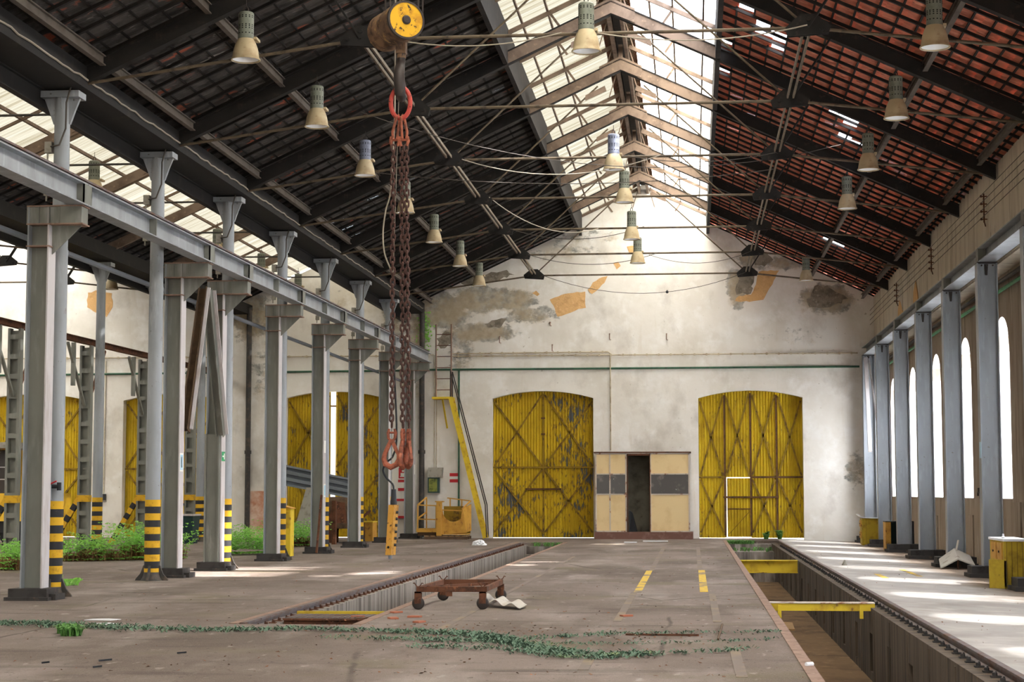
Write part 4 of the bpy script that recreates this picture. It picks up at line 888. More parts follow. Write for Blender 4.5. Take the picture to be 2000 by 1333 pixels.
# ------------------------------------------------------------------ loose things on the platform
t = thing('trolley', 'rusty low steel trolley frame on four small wheels standing on the platform', 'trolley', (-3.24, 25.0, 0))
zt = .27
def bar3(n, p, q, w_, h, m='rust'): return MB().bar(p, q, w_, h).build(n, m, t)
bar3('side_rail', (-3.70, 24.0, zt), (-2.78, 24.1, zt), .05, .07); bar3('side_rail', (-3.63, 26.0, zt), (-2.76, 26.1, zt), .05, .07); bar3('cross_rail', (-3.68, 24.0, zt), (-3.63, 26.0, zt), .05, .07); bar3('cross_rail', (-2.79, 24.1, zt), (-2.78, 26.1, zt), .05, .07)
bar3('diagonal_rail', (-3.62, 24.5, zt), (-2.82, 25.7, zt), .05, .04); bar3('tow_lug', (-3.3, 24.0, zt - .05), (-3.22, 24.01, zt - .05), .06, .08)
for i, (x, y) in enumerate(((-3.68, 24.0), (-2.82, 24.1), (-3.62, 26.0), (-2.79, 26.1))):
    w_ = MB(); w_.lathe([(.001, -.03), (.05, -.03), (.075, -.02), (.085, 0), (.075, .02), (.05, .03), (.001, .03)], (x, y, .085), 20, 0, 'y'); wo_ = w_.build('wheel', 'dark_steel', t)
    k = MB(); k.box(x - .045, x + .045, y - .045, y - .035, .08, zt - .03); k.box(x - .045, x + .045, y + .035, y + .045, .08, zt - .03); k.box(x - .045, x + .045, y - .045, y + .045, zt - .05, zt - .03); k.build('fork', 'rust', t)
    hp = MB(); hp.tube([(x - .07, y, zt + .08), (x - .05, y, zt + .085), (x - .03, y, zt + .05), (x, y, zt + .03), (x + .03, y, zt + .05), (x + .05, y, zt + .085), (x + .07, y, zt + .075)], .007, 6); hp.build('corner_horn', 'rust', t)
w_ = MB(); vs = []
for i in range(25):
    f_ = i / 24; x = -2.93 + .62 * f_; z = .045 + .035 * math.cos(f_ * math.pi * 5.0) * (1 - .3 * f_) + .05 * (1 - f_)
    for dz in (0, .006): vs += [(x, 24.7 - .75 * f_, z + dz), (x + .05, 25.25 - .75 * f_, z + dz + .02)]
w_.add(vs, [q for i in range(24) for q in ((4 * i, 4 * i + 4, 4 * i + 5, 4 * i + 1), (4 * i + 2, 4 * i + 3, 4 * i + 7, 4 * i + 6), (4 * i, 4 * i + 2, 4 * i + 6, 4 * i + 4), (4 * i + 1, 4 * i + 5, 4 * i + 7, 4 * i + 3))])
tag(w_.build('corrugated_scrap', 'scrap_grey'), 'small torn piece of grey corrugated sheet lying by the trolley wheel', 'scrap sheet')
t = thing('pit_grating', 'dark slatted grating with yellow angle edge across the end of the pit', 'grating', (-4.7, 22.7, -.1))
MB().ibeam((-5.19, 22.6, -.13), (-4.04, 22.6, -.13), .2, .1).build('front_beam', 'rust', t)
for i in range(16): x = -5.15 + i * .069; MB().bar((x, 22.65, -.03), (x + .02, 23.36, -.03), .05, .02).build('slat', 'rail_steel', t)
MB().box(-5.19, -4.04, 23.36, 23.45, -.09, .012).build('edge_angle', 'olive_yellow', t)
t = thing('crossbeam', 'bright yellow beam with pale top lying across the pit by the windows', 'beam', (1.8, 26.4, -.1))
MB().box(1.07, 2.58, 26.3, 26.5, -.135, -.03).build('beam', 'yellow_paint', t); MB().box(1.07, 2.58, 26.28, 26.52, -.03, -.015).build('top_plate', 'white_frame', t)
for x in (1.2, 2.36): MB().box(x, x + .05, 26.24, 26.3, -.24, -.05).build('lug', 'yellow_paint', t)
t = thing('crossbeam', 'yellow I-beam deep in the far part of the pit by the windows', 'beam', (1.7, 43, -.2))
MB().ibeam((1.07, 43.2, -.19), (2.45, 43.2, -.19), .30, .3, .02, .02).build('beam', 'yellow_paint', t)
tag(MB().hexa([(1.15, 36.0, -1.12), (1.95, 35.6, -1.12), (2.0, 37.4, -1.12), (1.2, 37.6, -1.08), (1.15, 36.0, -1.10), (1.95, 35.6, -1.09), (2.0, 37.4, -1.09), (1.2, 37.6, -1.05)]).build('cardboard_sheet', 'wood'), 'brown board lying on the dirt bottom of the pit', 'board')
def rail(label, x, dirn, y0, y1, top):
    t = thing('track_rail', label, 'rail', (x, (y0 + y1) / 2, top))
    o, n_ = (x, y0, top - .1), (0, y1 - y0, 0)
    MB().prism([(-.055, 0), (.055, 0), (.055, .012), (.012, .025), (.012, .065), (.034, .072), (.034, .098), (.02, .1), (-.02, .1), (-.034, .098), (-.034, .072), (-.012, .065), (-.012, .025), (-.055, .012)], o, (1, 0, 0), (0, 0, 1), n_).build('rail', 'rail_steel', t)
    n = 0; y = y0 + .4; proto = None
    while y < y1 and n < 96:
        if proto is None:
            c = MB(); xx = x + dirn * .1; c.box(xx - .045, xx + .045, y - .04, y + .04, top - .1, top - .078); c.lathe([(.001, .028), (.022, .028), (.024, .012), (.024, 0)], (xx + dirn * .01, y, top - .078), 6); c.tube([(xx, y, top - .08), (xx, y, top - .038)], .009, 6)
            proto = c.build('rail_clip', 'dark_base' if dirn < 0 else 'rust', t); py = y
        else:
            q = proto.copy(); COL.objects.link(q); q.parent = t; q.location = (U(-.012, .012), y - py, 0); q.rotation_euler = (0, 0, 0)
        n += 1; y += .47 if dirn < 0 else .37
    return t
rail('rusty rail with bolted clips along the pit edge by the windows', 2.77, -1, 10.5, RY1 - .3, .01)
rail('rusty rail with bolted clips along the pit by the striped poles', -5.40, 1, LY0 + .1, LY1 - .3, .01)
for i, (x, y, a) in enumerate(((-4.3, 22.9, .3), (-3.86, 23.3, 1.0), (-3.72, 22.2, 2.0), (-3.5, 22.5, .2), (-3.3, 21.6, 1.2), (-.85, 22.9, .7))):
    b = MB(); b.prism([(-.09, -.05), (.06, -.06), (.1, .0), (.04, .06), (-.07, .05)], (x, y, -.03 if i == 0 else .002), (math.cos(a), math.sin(a), 0), (-math.sin(a), math.cos(a), 0), (0, 0, .02))
    tag(b.build('tile_shard', 'terracotta'), ['orange tile shard lying on the grating', 'orange tile shard on the pit edge beside the grating', 'reddish tile shard on the platform near the grating', 'flat reddish tile shard between grating and trolley', 'reddish tile shard in front of the trolley', 'small reddish tile shard alone on the platform'][i], 'tile shard', 'broken tile shards')
tag(MB().bar((-.75, 19.9, .012), (.05, 19.85, .012), .02, .02).build('steel_strip', 'rust'), 'thin rusty strip lying on the platform beside the creeping weeds', 'metal strip')
tag(MB().tube([(.25, 19.2, .02), (.33, 21.4, .02)], .012, 6).build('thin_stick', 'wood_dark'), 'thin dark stick lying on the platform near the pit', 'stick')
tag(MB().tube([(1.0, 16.5, .02), (1.06, 16.55, .02)], .02, 8).build('plastic_tube', 'bag_white'), 'tiny white tube on the platform by the pit edge', 'tube')
for i, (x, y, l) in enumerate(((-2.15, 56.3, .4), (-1.6, 57.6, .8))): tag(MB().box(x, x + l, y, y + .06, 0, .03).build('white_batten', 'bag_white'), ['short white strip on the floor before the booth', 'long white strip on the floor before the booth'][i], 'strip')
b = MB()
for i in range(40):
    a = 2 * math.pi * i / 40
bag = MB(); n = 18; vs = []
for i in range(7):
    ph = i / 6 * math.pi / 2
    for j in range(n):
        a = 2 * math.pi * j / n; r = .17 * math.cos(ph) * (1 + U(-.22, .22)) + .01; vs.append((-6.35 + r * math.cos(a) * 1.15, 53.3 + r * math.sin(a), .15 * math.sin(ph) * (1 + U(-.25, .2))))
bag.add(vs, [(i * n + j, i * n + (j + 1) % n, (i + 1) * n + (j + 1) % n, (i + 1) * n + j) for i in range(6) for j in range(n)], 0, False)
tag(bag.build('plastic_bag', 'bag_white'), 'crumpled white plastic bag on the floor before the ladder', 'plastic bag')
z = rz(3.25); tag(MB().prism([(-.05, 0), (.05, 0), (.01, .12)], (3.25, 39.8, z - .005), (1, .2, 0), (0, 0, 1), (.02, -.12, 0)).build('stone_chip', 'box_grey'), 'small pointed grey stone on the bright floor by the windows', 'stone')
z = rz(5.7)
t = thing('bent_plate', 'bent steel plate standing like a little roof against a stanchion base', 'steel plate', (5.72, 40.6, z))
def plate3(q, th=.03): q = [Vector(v) for v in q]; return MB().hexa([v - Vector((0, 0, th)) for v in q] + q)
plate3([(5.36, 40.1, z + .04), (5.74, 40.1, z + .24), (5.78, 40.95, z + .44), (5.44, 40.95, z + .2)]).build('plate', 'scrap_grey', t); plate3([(5.74, 40.1, z + .24), (6.1, 40.1, z + .10), (6.12, 40.95, z + .28), (5.78, 40.95, z + .44)]).build('plate', 'scrap_grey', t)
MB().box(5.73, 5.76, 40.16, 40.19, z, z + .23).build('prop', 'rust', t); MB().bar((5.8, 40.8, z + .38), (5.86, 40.85, z + .62), .04, .02).build('stub', 'scrap_grey', t)

for i, (x, y, l, a) in enumerate(((-5.5, 16.35, .12, .4), (-5.95, 16.1, .07, 0), (-5.35, 15.75, .08, .2), (-5.0, 17.2, .09, -.1))):
    tag(MB().bar((x, y, .012), (x + l * math.cos(a), y + l * math.sin(a), .02), .02, .016).build('dark_chip', 'rubber'), ['dark stick with a raised end on the open floor before the weed strip', 'dark chip lying on the open floor, outermost of four', 'dark bluish chip on the open floor closest to the camera', 'dark splinter on the open floor toward the grating'][i], 'chip', 'dark chips on the open floor')
for i, (x, y, w_) in enumerate(((-7.25, 21.7, .42), (-7.0, 21.0, .3))):
    m = MB(); m.prism([(-w_ / 2, -.1), (w_ * .3, -.13), (w_ / 2, .05), (.02, .16), (-w_ * .4, .1)], (x, y, .002), (1, 0, 0), (0, 1, 0), (0, 0, .006)); tag(m.build('paper_scrap', 'bag_white'), ['larger white scrap on the floor behind the weed strip', 'smaller white scrap on the floor just behind the weed strip'][i], 'scrap')
for i, (x, z, h) in enumerate(((-6.6, 6.72, .22), (-4.78, 6.42, .22), (-4.85, 7.3, .12), (-2.8, 6.8, .2), (-.85, 6.78, .2))):
    tag(MB().tube([(x, 61.42, z + h), (x, 61.38, z + h), (x, 61.38, z), (x + .04, 61.42, z)], .016, 6).box(x - .02, x + .02, 61.40, 61.47, z + h - .02, z + h + .02).build('wall_hook', 'rust_edge'), 'small rusty hook on the gable above the conduits, %s from the wall ladder' % ['first', 'second', 'the upper third', 'fourth', 'fifth'][i], 'hook', 'rusty hooks on the gable')
# cabinets by the windows
n_before = set(o.name for o in bpy.data.objects)
z = rz(5.75) - .005
t = thing('workshop_cabinet', 'ochre plank cabinet with white top and an open door, behind the closest window stanchion', 'cabinet', (5.75, 32.9, z))
MB().box(5.56, 5.98, 32.2, 33.7, z + .06, z + .83).build('body', 'olive_yellow', t)
for i in range(4): MB().box(5.6 + i * .09, 5.605 + i * .09, 32.192, 32.2, z + .1, z + .82).build('plank_gap', 'rust_bar', t)
b = MB(); b.box(5.54, 6.0, 32.15, 33.75, z + .83, z + .87); b.build('top', 'bag_white', t)
for y in (32.35, 32.95): dw = MB().box(5.54, 5.56, y, y + .52, z + .5, z + .8).build('drawer', 'ochre_paint', t); MB().cyl((5.525, y + .26, z + .64), .02, .02, 8, 0, 'x').build('knob', 'hole_black', dw)
MB().box(5.27, 5.55, 32.0, 32.03, z + .02, z + .52).box(5.27, 5.29, 32.03, 32.06, z + .02, z + .52).build('door', 'olive_yellow', t); MB().box(5.52, 5.56, 32.0, 32.1, z + .05, z + .5).build('door_edge', 'rubber', t)
for x in (5.6, 5.92):
    for y in (32.25, 33.6): MB().box(x - .03, x + .03, y - .03, y + .03, z, z + .06).build('foot', 'olive_yellow', t)
tag(MB().lathe([(.001, 0), (.03, 0), (.035, .02), (.018, .04), (.02, .075), (.001, .08)], (5.64, 32.75, z + .87), 12).build('porcelain_insulator', 'bag_white'), 'small white knob sitting on the white cabinet top', 'knob')
z = rz(5.6) - .005
t = thing('workshop_cabinet', 'ochre cabinet under a curled white sheet, nearest the gable by the windows', 'cabinet', (5.62, 57.5, z))
MB().box(5.38, 5.95, 57.2, 57.9, z + .05, z + .86).build('body', 'olive_yellow', t); MB().box(5.5, 5.505, 57.19, 57.2, z + .08, z + .84).build('plank_gap', 'rust_bar', t)
b = MB(); pv = [(5.27, .16), (5.34, .1), (5.45, .06), (5.6, .045), (5.98, .04)]
for (a, za), (c, zc) in zip(pv, pv[1:]): b.hexa([(a, 57.1, z + .84 + za - .02), (c, 57.1, z + .84 + zc - .02), (c, 58.0, z + .84 + zc - .02), (a, 58.0, z + .84 + za - .02), (a, 57.1, z + .84 + za), (c, 57.1, z + .84 + zc), (c, 58.0, z + .84 + zc), (a, 58.0, z + .84 + za)])
b.build('top', 'bag_white', t)
for i, zz in enumerate((.6, .25)): dw = MB().box(5.35, 5.38, 57.3, 57.8, z + zz, z + zz + .2).build('drawer', 'ochre_paint', t); MB().cyl((5.335, 57.55, z + zz + .1), .018, .02, 8, 0, 'x').build('knob', 'hole_black', dw)
for x in (5.43, 5.9): MB().box(x - .03, x + .03, 57.25, 57.85, z, z + .05).build('foot', 'olive_yellow', t)
z = rz(5.9) - .005
t = thing('workshop_cabinet', 'open-ended cabinet with one yellow side and an orange board inside, behind a stanchion', 'cabinet', (5.9, 52.5, z))
MB().box(5.58, 5.73, 52.2, 52.85, z, z + .84).build('side', 'ochre_paint', t); MB().box(6.33, 6.38, 52.2, 52.85, z, z + .84).build('side', 'rubber', t); MB().box(5.58, 6.38, 52.2, 52.85, z + .84, z + .87).build('top', 'dark_base', t)
MB().box(5.73, 6.33, 52.8, 52.85, z, z + .84).build('back', 'bin_green', t); MB().box(5.95, 6.33, 52.4, 52.44, z + .02, z + .8).build('board', 'terracotta', t)

for o in bpy.data.objects:
    if o.name not in n_before and o.parent is None: o.location.x -= .16 if o.location.y < 40 and o.type == 'EMPTY' or o.name.startswith('porcelain') else .12
# ------------------------------------------------------------------ booth between the two doors
bx0, bx1, by0, by1 = -3.27, -.10, 60.55, 61.42
t = thing('booth', 'cream panelled gatekeeper booth with broken dark windows and open doorway', 'booth', (-1.7, 61, 0))
MB().box(bx0 - .03, bx1 + .1, by0 - .06, by1, 0, .24).build('plinth', 'plinth_brown', t)
fr = MB()
for x in (bx0, -2.80, -2.26, -1.44, bx1 - .05): fr.box(x, x + .045, by0 - .01, by0 + .04, .24, 2.9)
for a, b_ in ((bx0, -2.24), (-1.42, bx1)):
    for z in (1.48, 2.16): fr.box(a, b_, by0 - .01, by0 + .04, z, z + .04)
    fr.box(a, b_, by0 - .01, by0 + .04, .24, .28)
fr.box(bx0, bx1, by0 - .01, by0 + .04, 2.84, 2.89); fr.build('frame', 'white_frame', t)
MB().box(bx0 - .05, bx1 + .05, by0 - .05, by1, 2.89, 2.93).build('roof_sheet', 'rust', t)
MB().box(-2.20, -2.17, by0 - .02, by0 + .05, .24, 2.86).box(-1.45, -1.42, by0 - .02, by0 + .05, .24, 2.86).box(-2.2, -1.42, by0 - .02, by0 + .05, 2.8, 2.86).build('door_frame', 'rust', t)
for a, b_ in ((bx0 + .045, -2.80), (-2.755, -2.26), (-1.395, bx1 - .05)):
    MB().box(a, b_, by0 + .01, by0 + .03, .28, 1.48).build('lower_panel', 'cream_panel', t); MB().box(a, b_, by0 + .01, by0 + .03, 2.2, 2.84).build('upper_panel', 'cream_panel', t); MB().box(a, b_, by0 + .012, by0 + .02, 1.52, 2.16).build('window_glass', 'glass_dark', t)
MB().box(bx0, bx0 + .03, by0 + .04, by1, .24, 2.89).build('side_panel', 'cream_panel', t); MB().box(bx1 - .03, bx1, by0 + .04, by1, .24, 2.89).build('side_panel', 'white_frame', t)
MB().box(bx0 + .03, bx1 - .03, by1 - .02, by1, .24, 2.89).build('back_panel', 'booth_dark', t)
MB().box(-1.40, -1.37, by0 + .05, by1 - .02, .24, 2.86).build('partition', 'booth_dark', t); MB().box(-2.29, -2.26, by0 + .05, by1 - .02, .24, 2.86).build('partition', 'booth_dark', t)
tag(MB().hexa([(-2.15, 60.9, .245), (-1.9, 60.8, .245), (-1.87, 61.1, .245), (-2.15, 61.2, .245), (-2.15, 60.95, .95), (-2.05, 60.95, .9), (-2.03, 61.05, .85), (-2.15, 61.1, .98)]).build('torn_sheet', 'rubber'), 'dark torn sheet leaning inside the booth doorway', 'sheet')
# ------------------------------------------------------------------ ladder, stair and fittings on the gable wall
t = thing('wall_ladder', 'rusty ladder above a small yellow landing and steep yellow stair on the gable wall', 'ladder', (-8.5, 61.2, 4.8))
for x in (-8.80, -8.27): MB().tube([(x, 61.28, 4.86), (x, 61.28, 7.38)], .028, 8).build('ladder_rail', 'rust_edge', t)
for i in range(6): MB().tube([(-8.80, 61.28, 5.0 + .385 * i + .1), (-8.27, 61.28, 5.0 + .385 * i + .1)], .014, 6).build('rung', 'rust', t)
MB().box(-8.86, -8.16, 60.7, 61.42, 4.76, 4.83).build('landing', 'yellow_paint', t)
MB().bar((-8.52, 60.9, 4.76), (-8.42, 61.4, 3.78), .05, .04).build('bracket', 'yellow_paint', t)
for y in (60.72, 61.2): MB().bar((-8.22, y, 4.8), (-7.03, y, .02), .03, .14, (1, 0, 0)).build('stringer', 'yellow_paint', t)
for i in range(18): q = (i + .5) / 18; MB().box(-8.22 + 1.19 * q - .07, -8.22 + 1.19 * q + .07, 60.74, 61.19, 4.8 - 4.78 * q - .015, 4.8 - 4.78 * q + .01).build('tread', 'ochre_paint', t)
for y in (60.7, 61.22): MB().tube([(-8.22, y, 5.72), (-7.02, y, 1.15), (-6.97, y, .05)], .02, 8).tube([(-8.22, y, 4.83), (-8.22, y, 5.72)], .02, 8).build('handrail', 'dark_steel', t)
t = thing('electrical_box', 'grey hooded electrical box with mossy glass door on the gable wall', 'electrical box', (-8.85, 61.3, 2))
MB().hexa([(-9.07, 61.15, 2.08), (-8.58, 61.15, 2.08), (-8.58, 61.47, 2.08), (-9.07, 61.47, 2.08), (-9.05, 61.2, 2.42), (-8.56, 61.2, 2.42), (-8.56, 61.47, 2.42), (-9.05, 61.47, 2.42)]).build('hood', 'box_grey', t)
MB().box(-9.07, -8.68, 61.22, 61.47, 1.55, 2.08).build('case', 'bin_green', t); MB().box(-9.03, -8.74, 61.21, 61.22, 1.6, 2.04).build('glass_door', 'moss_glass', t)
for i, x in enumerate((-8.88, -8.80)): tag(MB().tube([(x, 61.43, 2.42), (x, 61.43, 6.28), (x - .15, 61.43, 6.34)], .014, 6).build('conduit', 'pipe_cream'), ['thin pale conduit rising from the electrical box', 'second thin pale conduit rising from the electrical box, nearer the stair'][i], 'conduit')
t = thing('notice_strip', 'small white notice with two red bars between electrical box and stair', 'sign', (-8.2, 61.46, 2.05))
MB().box(-8.34, -8.05, 61.455, 61.47, 1.9, 2.24).build('plate', 'sign_white', t)
for z in (2.12, 1.91): MB().box(-8.34, -8.05, 61.45, 61.455, z, z + .11).build('bar', 'sign_red', t)
t = thing('fire_notice', 'red and white fire notice board behind the gable stanchion', 'sign', (-10.2, 61.45, 1.7))
MB().box(-10.62, -9.80, 61.45, 61.465, 1.25, 2.48).build('board', 'sign_white', t); MB().box(-10.12, -9.84, 61.44, 61.45, 2.05, 2.42).build('red_square', 'sign_red', t); MB().box(-10.05, -9.9, 61.435, 61.44, 2.12, 2.24).cyl((-9.97, 61.435, 2.31), .04, .005, 14, 0, 'y').box(-10.07, -9.88, 61.435, 61.44, 2.10, 2.13).build('white_symbol', 'sign_white', t)
for z, h in ((1.92, .09), (1.62, .1), (1.27, .08)): MB().box(-10.62 if z < 1.3 else -10.14, -9.82, 61.44, 61.45, z, z + h).build('red_bar', 'sign_red', t)
tag(MB().box(-10.6, -9.75, 61.38, 61.47, .68, .76).build('red_bumper', 'sign_red'), 'red bar fixed low on the wall under the fire notice', 'bar')
for i, (x, y0_, z) in enumerate(((-9.30, 61.34, 7.9), (-15.32, 60.93, 8.0))):
    tag(MB().tube([(x, y0_, .05), (x, y0_, z)], .09, 12).lathe([(.12, 0), (.12, .12)], (x, y0_, 2.9), 12).build('downpipe', 'pipe_dark'), ['mossy dark downpipe in the corner beside the wall ladder', 'dark stained downpipe on the pier behind the ferns'][i], 'downpipe', 'downpipes on the gable')
pr = MB(); pr.box(-15.9, -14.55, 61.02, 61.47, -.1, 7.9); struct(pr.build('trim_13', 'plaster'), 'plaster pier between the aisle and the far hall')
pr = MB(); pr.box(-15.25, -14.5, 60.97, 61.02, 0, 1.62); struct(pr.build('trim_14', 'brick'), 'bare pale brick at the foot of the pier')
def pipe(label, pts, r, m, name='wall_pipe', cat='pipe', clips=0):
    b = MB().tube(pts, r, 8)
    if clips:
        a, c = Vector(pts[0]), Vector(pts[1])
        for i in range(clips): q = a.lerp(c, (i + .5) / clips); b.box(q.x - .03, q.x + .03, q.y - .03, q.y + .04, q.z - r - .015, q.z + r + .015)
    return tag(b.build(name, m), label, cat)
pipe('long dark green pipe running across the gable wall above the doors', [(-9.3, 61.42, 5.81), (5.65, 61.42, 5.81)], .035, 'pipe_green')
pipe('green pipe dropping beside the stair to the yellow basket', [(-8.02, 61.42, 5.8), (-8.02, 61.42, .9)], .03, 'pipe_green')
pipe('green pipe across the gable of the aisle and far hall', [(-26, 61.42, 5.72), (-9.9, 61.42, 5.79)], .035, 'pipe_green')
pipe('thin green pipe dropping on the gable beside the yellow aisle door', [(-14.35, 61.42, 6.1), (-14.35, 61.42, 1.9)], .02, 'pipe_green')
pipe('upper cream conduit clipped across the gable, bending down to the booth', [(-8.25, 61.40, 6.36), (-2.85, 61.40, 6.38), (-2.78, 61.40, 6.33), (-2.78, 61.40, 3.0)], .022, 'pipe_cream', 'conduit', 'conduit', 14)
pipe('lower cream conduit clipped across the gable over to the window wall', [(-8.25, 61.40, 6.27), (5.6, 61.40, 6.27)], .022, 'pipe_cream', 'conduit', 'conduit', 34)
pipe('pale conduit pair line along the aisle gable', [(-26, 61.40, 6.32), (-10.0, 61.40, 6.3)], .022, 'pipe_cream', 'conduit', 'conduit', 26)
pipe('pale vertical conduit on the far hall gable with a small switch box', [(-20.6, 61.43, 1.5), (-20.6, 61.43, 6.2)], .015, 'pipe_cream', 'conduit', 'conduit')
tag(MB().box(-20.68, -20.52, 61.38, 61.47, 1.3, 1.52).build('switch_box', 'rubber'), 'small dark switch box on the pale far hall gable', 'switch box')
pipe('bright green pipe along the window wall behind the stanchions', [(6.47, 20, 5.79), (6.47, 61.3, 5.79)], .04, 'pipe_bright')
pipe('dark grey pipe above the green one along the window wall', [(6.46, 20, 5.97), (6.46, 61.3, 5.97)], .045, 'pipe_dark')
for i, y in enumerate((41.0, 51.2)):
    nm = ['beside an arched window', 'between further windows'][i]
    pipe('dark vertical pipe with a loop at its head ' + nm, [(6.49, y, 1.6), (6.49, y, 6.22), (6.49, y + .45, 6.22), (6.49, y + .45, 5.95)], .022, 'pipe_dark')
    t = thing('tap_box', 'black tap box at the foot of the dark pipe ' + nm, 'tap box', (6.45, y, 1.5)); MB().box(6.38, 6.55, y - .14, y + .1, 1.42, 1.66).build('box', 'rubber', t); MB().tube([(6.4, y + .1, 1.56), (6.38, y + .3, 1.56), (6.38, y + .3, 1.48)], .02, 8).box(6.36, 6.4, y + .2, y + .24, 1.56, 1.66).build('tap', 'dark_steel', t)
for i, y in enumerate((37.7, 46.0, 53.8)):
    t = thing('wire_bracket', 'iron bracket with four insulator arms on the upper window wall, %s from the gable' % ORD[2 - i], 'bracket', (6.08, y, 7.35), 'wire brackets')
    b = MB(); b.box(6.06, 6.09, y - .015, y + .015, 7.15, 7.76); b.bar((6.07, y, 7.2), (6.13, y + .18, 7.1), .02, .02); b.build('upright', 'rust', t)
    for z in (7.22, 7.38, 7.54, 7.70): MB().box(6.0, 6.14, y - .012, y + .012, z - .01, z + .012).cyl((6.02, y, z - .02), .02, .05, 8).build('arm', 'rust', t)
for i, z in enumerate((7.22, 7.38, 7.54, 7.70)): pipe('thin wire strung along the upper window wall, %s from the top' % ORD[3 - i], [(6.02, 30, z + .02), (6.02, 37.7, z + .02), (6.02, 46, z + .02), (6.02, 53.8, z + .02), (6.02, 61.3, z)], .007, 'cable_dark', 'wall_wire', 'wire')

# ------------------------------------------------------------------ yellow man basket on a pallet
t = thing('wood_pallet', 'weathered pallet under the yellow work basket', 'pallet', (-8.2, 60.2, 0))
for y in (59.7, 60.2, 60.7): MB().box(-8.95, -7.5, y - .05, y + .05, 0, .1).build('runner', 'wood_dark', t)
for i in range(7): MB().box(-8.95 + .21 * i, -8.8 + .21 * i, 59.65, 60.75, .1, .125).build('deck_board', 'wood', t)
t = thing('work_basket', 'ochre steel work basket with half-round cutout and railing, on a pallet', 'work basket', (-8.3, 60.2, .13))
x0, x1, z0, z1 = -8.42, -7.48, .18, 1.12
pts = [(x0, z0 + .1), (x1 - .12, z0 + .05), (x1 - .02, z1 - .08)]
cut = [(-7.98 + .36 * math.cos(a), z1 - .12 + .36 * math.sin(a) - .05) for a in [0 - math.pi * i / 12 for i in range(13)]]
MB().prism([(x0, z0)] + [(x1 - .1, z0 + .04), (x1 - .2, z1 - .1)] + [c for c in cut if c[0] < x1 - .19] + [(x0, z1 - .1)], (0, 59.7, 0), (1, 0, 0), (0, 0, 1), (0, .03, 0)).build('front_plate', 'ochre_paint', t)
MB().hexa([(x1 - .1, 59.7, z0 + .04), (x1 - .07, 59.7, z0 + .04), (x1 - .0, 60.6, z0 + .1), (x1 - .03, 60.6, z0 + .1), (x1 - .2, 59.7, z1 - .1), (x1 - .17, 59.7, z1 - .1), (x1 - .0, 60.6, z1 + .05), (x1 - .03, 60.6, z1 + .05)]).build('side_plate', 'ochre_paint', t)
MB().box(x0, x1 - .03, 60.57, 60.6, z0, z1 - .02).build('back_plate', 'door_bar', t); MB().box(x0, x1 - .05, 59.7, 60.6, z0 - .02, z0 + .01).build('bottom', 'ochre_paint', t)  # back plate coloured darker to put the basket's inner shade into the paint
MB().box(x0 - .12, x0 + .05, 59.62, 59.82, .13, z1 + .12).box(x0 - .16, x0 + .12, 59.58, 59.86, z1 + .12, z1 + .16).build('mast', 'ochre_paint', t)
rl = MB()
for p_, q_ in (((-9.18, 59.7, .3), (-9.18, 59.7, 1.15)), ((-9.18, 59.7, 1.15), (-8.45, 59.7, 1.12)), ((-9.18, 59.7, .68), (-8.45, 59.7, .66)), ((-9.18, 59.7, 1.15), (-9.0, 60.5, 1.4)), ((-9.0, 60.5, .3), (-9.0, 60.5, 1.4)), ((-9.18, 59.7, .7), (-9.0, 60.5, .9)), ((-8.3, 60.55, 1.38), (-7.5, 60.55, 1.28)), ((-8.2, 60.55, 1.1), (-8.2, 60.55, 1.38)), ((-7.8, 60.55, 1.1), (-7.8, 60.55, 1.34)), ((-7.5, 60.55, 1.28), (-7.68, 59.72, 1.02)), ((-8.4, 59.85, .98), (-7.6, 59.85, .95)), ((-8.56, 59.72, .3), (-8.56, 59.72, 1.12))): rl.bar(p_, q_, .04, .04)
rl.build('railing', 'ochre_paint', t); MB().box(-9.22, -8.42, 59.68, 60.55, .24, .36).build('step_plate', 'ochre_paint', t); MB().box(-9.2, -8.42, 59.8, 60.4, .125, .24).build('skid', 'wood_dark', t)

# ------------------------------------------------------------------ things in the aisle and the far hall
t = thing('pedestal', 'bright yellow sheet-steel pedestal with sloped top behind a stanchion', 'pedestal', (-9.62, 42.0, 0))
MB().hexa([(-9.78, 41.9, .06), (-9.49, 41.9, .06), (-9.49, 42.3, .06), (-9.78, 42.3, .06), (-9.78, 41.9, 1.24), (-9.49, 41.9, 1.18), (-9.49, 42.3, 1.18), (-9.78, 42.3, 1.24)]).build('body', 'yellow_paint', t)
MB().hexa([(-9.8, 41.84, 1.25), (-9.46, 41.84, 1.18), (-9.46, 42.34, 1.18), (-9.8, 42.34, 1.25), (-9.8, 41.84, 1.29), (-9.46, 41.84, 1.2), (-9.46, 42.34, 1.2), (-9.8, 42.34, 1.29)]).build('top', 'ochre_paint', t); MB().box(-9.61, -9.52, 41.885, 41.9, .72, 1.1).build('slot', 'olive_yellow', t); MB().box(-9.74, -9.53, 41.94, 42.26, 0, .06).build('foot', 'dark_base', t)
t = thing('scrap_machine', 'heap of rusty brown machinery with round drum before the aisle door', 'machine', (-11.2, 55.5, 0))
b = MB(); b.box(-12.2, -10.4, 55.0, 56.4, .45, .62); b.build('bed', 'wood_dark', t)
for x in (-12.1, -11.35, -10.5): MB().box(x, x + .16, 55.1, 56.3, 0, .45).build('leg', 'rust', t)
MB().lathe([(.001, 0), (.42, 0), (.45, .05), (.45, .9), (.42, .95), (.001, .95)], (-11.55, 55.7, .98), 20, 0, 'x').build('drum', 'wood_dark', t)
MB().hexa([(-11.3, 55.05, .62), (-10.7, 55.05, .62), (-10.7, 56.2, .62), (-11.3, 56.2, .62), (-11.15, 55.3, 1.3), (-10.8, 55.3, 1.25), (-10.8, 56, 1.25), (-11.15, 56, 1.3)]).build('hopper', 'rust', t)
